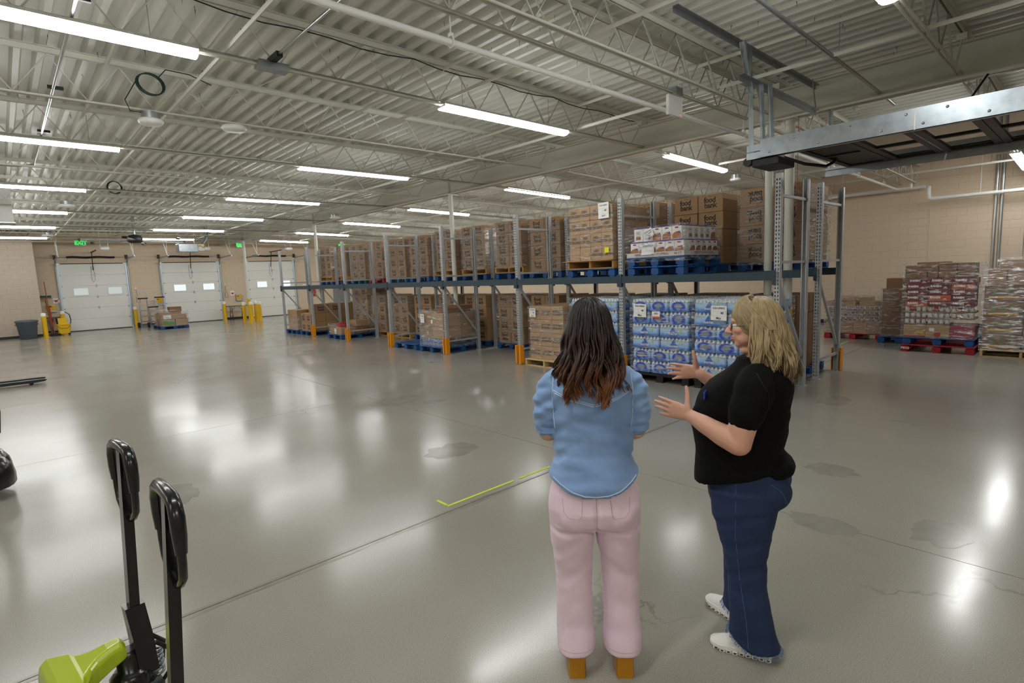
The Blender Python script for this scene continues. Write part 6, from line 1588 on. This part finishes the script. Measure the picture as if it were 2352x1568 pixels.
# ---------------------------------------------------------------- woman in the black polo, in profile
def person_polo():
    C0 = Vector((-.025, 0, 1.553))
    b = MB(); head(b, C0, .06)
    limb(b, [(-.055, 0, 1.34), (-.06, 0, 1.41), (-.05, 0, 1.48)], [.07, .062, .062]); ball(b, (-.005, 0, 1.437), (.04, .045, .022), 12)
    loft(b, [(.03, 0, .93, .12, .14), (.03, 0, 1.1, .13, .15), (.0, 0, 1.3, .12, .16), (-.03, 0, 1.37, .08, .12)])
    # near (left) arm bent, forearm forward
    limb(b, [(-.04, .185, 1.32), (-.01, .23, 1.2), (.015, .25, 1.06)], [.062, .063, .052]); limb(b, [(.015, .25, 1.06), (.075, .238, 1.085), (.15, .222, 1.12), (.225, .205, 1.158)], [.054, .051, .042, .028])
    t1 = hand(b, (.225, .205, 1.158), (.95, -.06, .26), (-.25, .05, 1), (0, -1, 0), 1.0, curl=(.05, .03, .03, .06), spread=(.03, .0, -.03, -.14), thumb=(.35, .95))
    # far (right) arm
    limb(b, [(-.05, -.185, 1.32), (-.03, -.25, 1.18), (.02, -.255, 1.1)], [.062, .056, .05]); limb(b, [(.02, -.255, 1.1), (.12, -.22, 1.19), (.235, -.17, 1.285)], [.05, .042, .028])
    t2 = hand(b, (.235, -.17, 1.285), (.9, .25, .12), (-.2, .1, 1), (.1, 1, .3), .98, curl=(.12, .14, .16, .2), thumb=(.3, .95))
    hipz = .83; legs = {1: [(.0, .095, .8), (-.01, .112, .47), (-.045, .12, .1)], -1: [(.02, -.095, .8), (.04, -.13, .48), (.02, -.115, .1)]}
    for s in (1, -1): limb(b, legs[s], [.075, .06, .042])
    body = skin(b, .0048, 4)
    p = obj('person', body, 'skin', None, loc=(2.513, 1.116, 0), rot=(0, 0, math.radians(111)))
    tag(p, 'person in black polo and dark jeans, in profile, gesturing with both hands', 'person')
    Rh = Matrix.Rotation(.06, 3, 'Z')
    for s in (1, -1):
        e = C0+Rh @ Vector((.078, s*.033, -.004)); m = MB(); ball(m, e, .0125, 12); m.build('eye', 'eye_white', p); m = MB(); ball(m, e+Rh @ Vector((.0085, s*.002, 0)), .0062, 10); m.build('iris', 'eye_iris', p)
        MB().tube([C0+Rh @ Vector((.094-.012*abs(k), s*(.034+.016*k), .018+.004*(1-abs(k)))) for k in (-1, -.5, 0, .5, 1)], [.002, .003, .003, .003, .0015], 6).build('eyebrow', 'hair_blond', p)
        MB().tube([C0+Rh @ Vector((.094, s*.033, -.004))+Rh @ Vector((0, .024*math.cos(a), .019*math.sin(a))) for a in [k*2*PI/18 for k in range(19)]], .0016, 5, cap=False).build('glasses_rim', 'dark_steel', p)
        MB().tube([C0+Rh @ Vector((.094, s*.057, .0)), C0+Rh @ Vector((.06, s*.074, .002)), C0+Rh @ Vector((.0, s*.08, .0))], .0015, 5).build('glasses_temple', 'dark_steel', p)
    MB().tube([C0+Rh @ Vector((.096, -.01, 0)), C0+Rh @ Vector((.1, 0, .002)), C0+Rh @ Vector((.096, .01, 0))], .0014, 5).build('glasses_bridge', 'dark_steel', p)
    m = MB(); ball(m, C0+Rh @ Vector((.0885, 0, -.0555)), (.011, .018, .0045), 10); m.build('upper_lip', 'lip', p); m = MB(); ball(m, C0+Rh @ Vector((.0875, 0, -.0655)), (.0105, .016, .005), 10); m.build('lower_lip', 'lip', p)
    for tp in (t1, t2):
        for q, dd in tp:
            m = MB(); ball(m, q+dd*.001, (.0052, .0052, .0052), 8); m.build('fingernail', 'nail', p)
    # polo
    m = MB()
    hem = lambda x, y: -.055*(x-.03)/.2
    loft(m, [(.035, 0, .845, .198, .205, hem), (.03, 0, .9, .2, .207, lambda x, y: -.03*(x-.03)/.2), (.035, 0, .98, .195, .2), (.032, 0, 1.06, .212, .197), (.03, 0, 1.13, .214, .195), (.014, 0, 1.21, .21, .193), (-.012, 0, 1.28, .188, .197), (-.035, 0, 1.33, .145, .187), (-.04, 0, 1.37, .1, .15), (-.04, 0, 1.405, .08, .095)], p=2.4)
    for s in (1, -1): ball(m, (.165, s*.075, 1.13), (.075, .085, .08), 14)
    ball(m, (-.11, 0, .9), (.1, .16, .08), 14)
    limb(m, [(-.045, .16, 1.33), (-.04, .205, 1.285), (-.015, .232, 1.21), (-.005, .238, 1.175)], [.075, .082, .078, .076], 18)
    limb(m, [(-.045, -.16, 1.33), (-.045, -.215, 1.27), (-.02, -.25, 1.19), (-.005, -.252, 1.16)], [.075, .08, .074, .072], 18)
    pl = skin(m, .0075, 8)
    folds(pl, lambda c: .005*noise.noise((c.x*6, c.y*6, c.z*14))+.004*noise.noise((c.x*9+5, c.y*9, c.z*22))-.006*max(0, math.sin(c.z*70+c.x*10))*(1 if c.z < 1.0 and c.x < .05 else .15))
    po = obj('polo_shirt', pl, 'black_knit', p); tr = bvh(pl)
    for (pts, d) in (([(-.05, .6, 1.37), (-.1, .6, 1.29), (-.1, .6, 1.2)], (0, -1, 0)),): seam(tr, pts, d, .0014, 'sleeve_seam', 'black_plastic', po)
    cl = MB(); 
    cl.rings([[(-.035+(.082+dx)*math.cos(a), (.085+dx)*math.sin(a), z+.03*math.cos(a)*-1*.6) for a in [k*2*PI/28 for k in range(28)]] for dx, z in ((.0, 1.37), (-.008, 1.4), (-.012, 1.418), (-.004, 1.42), (.016, 1.385), (.018, 1.368))], True, False, True); cl.build('collar', 'black_knit', po)
    lg = MB(); h = tr.ray_cast(Vector((.8, .12, 1.24)), Vector((-1, 0, 0)))
    if h[0] is not None: lg.cbox(h[0]+Vector((.002, 0, 0)), (.006, .07, .035), .002); lg.build('logo', 'blue_logo', po)
    # jeans
    m = MB()
    loft(m, [(.02, 0, .95, .165, .175), (.0, 0, .88, .185, .192), (-.01, 0, .82, .185, .195), (.0, 0, .74, .165, .19), (.01, 0, .7, .14, .18)], p=2.3)
    for s in (1, -1):
        L = legs[s]; ball(m, (-.105, s*.085, .8), (.095, .1, .09), 16)
        if s > 0: secs = [(.0, .1, .8, .155, .105), (.0, .105, .68, .138, .1), (-.005, .11, .56, .112, .092), (-.008, .113, .46, .092, .083), (-.02, .117, .34, .083, .076), (-.032, .12, .22, .09, .078), (-.042, .12, .12, .104, .084), (-.05, .12, .05, .118, .09, lambda x, y: .055*max(0, x)/.11)]
        else: secs = [(.02, -.1, .8, .14, .1), (.03, -.11, .66, .12, .095), (.038, -.128, .5, .09, .082), (.03, -.128, .36, .08, .075), (.02, -.12, .22, .085, .076), (.012, -.115, .12, .095, .08), (.008, -.112, .05, .105, .085, lambda x, y: .05*max(0, x)/.1)]
        loft(m, secs, p=2.2)
    jm = skin(m, .007, 5)
    folds(jm, lambda c: .004*noise.noise((c.x*7, c.y*8, c.z*12))+.006*max(0, noise.noise((c.x*4+2, c.y*4, c.z*9)))-.004*max(0, math.sin(c.z*48+c.x*20))*(1 if .35 < c.z < .72 else .1))
    jn = obj('jeans', jm, 'denim_dark', p); tr = bvh(jm)
    S = lambda x, z: (x, .6, z)
    seam(tr, [S(.03, .86), S(.03, .6), S(.01, .4), S(-.02, .2), S(-.03, .08)], (0, -1, 0), .0012, 'side_seam', 'denim_dark_seam', jn)
    Q = lambda y, z: (-.6, y, z)
    seam(tr, [(-.35, .6, .85), (-.33, .6, .77)], (.25, -1, 0), .0013, 'pocket_seam', 'denim_dark_seam', jn)
    seam(tr, [Q(.165, .86), Q(.155, .78), Q(.11, .765), Q(.06, .785), Q(.055, .86)], (1, 0, 0), .0013, 'pocket_seam', 'denim_dark_seam', jn)
    # frayed hems
    random.seed(17)
    for s in (1, -1):
        f = MB(); cx, cy, ra, rb = (-.05, .12, .119, .091) if s > 0 else (.008, -.112, .106, .086)
        for k in range(150):
            a = random.uniform(0, 2*PI); x, y = ra*math.cos(a), rb*math.sin(a); z = .05+(.055 if s > 0 else .05)*max(0, x)/.11
            f.tube([(cx+x*.97, cy+y*.97, z+.012), (cx+x*1.02, cy+y*1.02, z), (cx+x*1.05+random.uniform(-.006, .006), cy+y*1.05+random.uniform(-.006, .006), z-random.uniform(.004, .014))], .0012, 3)
        f.build('frayed_hem', 'denim_fray', jn)
    # trainers
    for s in (1, -1):
        q = thing('x', 'x', 'x'); bpy.data.objects.remove(q)
        org = Vector((.002, .12, 0)) if s > 0 else Vector((.085, -.155, 0)); yaw = 0. if s > 0 else -.68
        up = MB()
        secs = [(-.125, .028, .075, .03), (-.11, .036, .085, .03), (-.06, .038, .1, .03), (-.01, .038, .1, .03), (.04, .042, .082, .028), (.085, .046, .062, .028), (.115, .042, .052, .028), (.136, .026, .044, .028)]
        up.rings([[(x, w*math.cos(a)*(1.0), .028+max(0, math.sin(a))*(zt-.028)-(.006 if math.sin(a) < 0 else 0)) for a in [2*PI*k/20 for k in range(20)]] for x, w, zt, zb in secs], True, True, True)
        R = Matrix.Translation(org) @ Matrix.Rotation(yaw, 4, 'Z')
        shoe = up.build('trainer', 'sneaker_white', p, mw=R); sd = shoe.modifiers.new('s', 'SUBSURF'); sd.levels = 1; sd.render_levels = 2
        mid = MB(); out = [(-.134, .02), (-.128, .034), (-.06, .042), (.0, .042), (.06, .048), (.1, .048), (.13, .034), (.142, .014)]
        mid.rings([[(x, -w, .02), (x, w, .02), (x, w*1.0, .036), (x, -w*1.0, .036)] for x, w in out], True, True, False); mid.build('midsole', 'sneaker_sole', shoe)
        for k in range(9):
            x = -.115+k*.0285; w = .043 if k < 5 else (.047 if k < 8 else .036)
            MB().cbox((x, 0, .011), (.0265, 2*w, .022), .004).build('sole_pod', 'sneaker_sole', shoe)
            for y in (-1, 1): MB().cbox((x, y*(w+.0005), .011), (.012, .002, .007), 0).build('pod_slot', 'sole_hole', shoe)
    # hair: shoulder length, layered
    h = MB(); ball(h, (C0.x-.014, 0, C0.z+.02), (.102, .083, .103), 18)
    loft(h, [(-.12, 0, 1.4, .045, .09), (-.11, 0, 1.48, .06, .096), (-.095, 0, 1.55, .065, .088)], n=20)
    locks(h, (C0.x-.014, 0, C0.z+.016), (.102, .083, .106), 1500, lambda az: 1.345+.03*math.sin(az*4)+.03*(1-abs(az)/PI), lambda az: .42 if abs(az) > 1.8 else .3, 8, face=1.42, wave=.012, r0=.005, back=-.02, outr=(1.0, 1.17))
    locks(h, (C0.x-.014, 0, C0.z+.016), (.1, .082, .108), 260, lambda az: 1.4, lambda az: .25, 12, face=1.35, wave=.008, r0=.005, back=-.015, amax=.5)
    random.seed(3)   # swept fringe
    for i in range(380):
        s = random.choice((1, 1, -1)); a = random.uniform(.1, 1.75); k = random.uniform(1.03, 1.12); pts = []
        for j in range(9):
            f = j/8; al = .15+1.15*f; az = s*(.25+a*f); 
            pts.append((C0.x-.014+.104*k*math.sin(al)*math.cos(az), .085*k*math.sin(al)*math.sin(az), C0.z+.016+.108*k*math.cos(al)+.012*math.sin(f*PI)))
        e = Vector(pts[-1]); 
        for j in range(1, 4): pts.append(tuple(e+Vector((-.012*j, s*.004*j, -.02*j))))
        h.tube(pts, [.004]+[.0055]*8+[.005, .0035, .0015], 5, flat=.6)
    obj('hair', h.mesh('hair'), 'hair_blond', p)
    return p
person_polo()
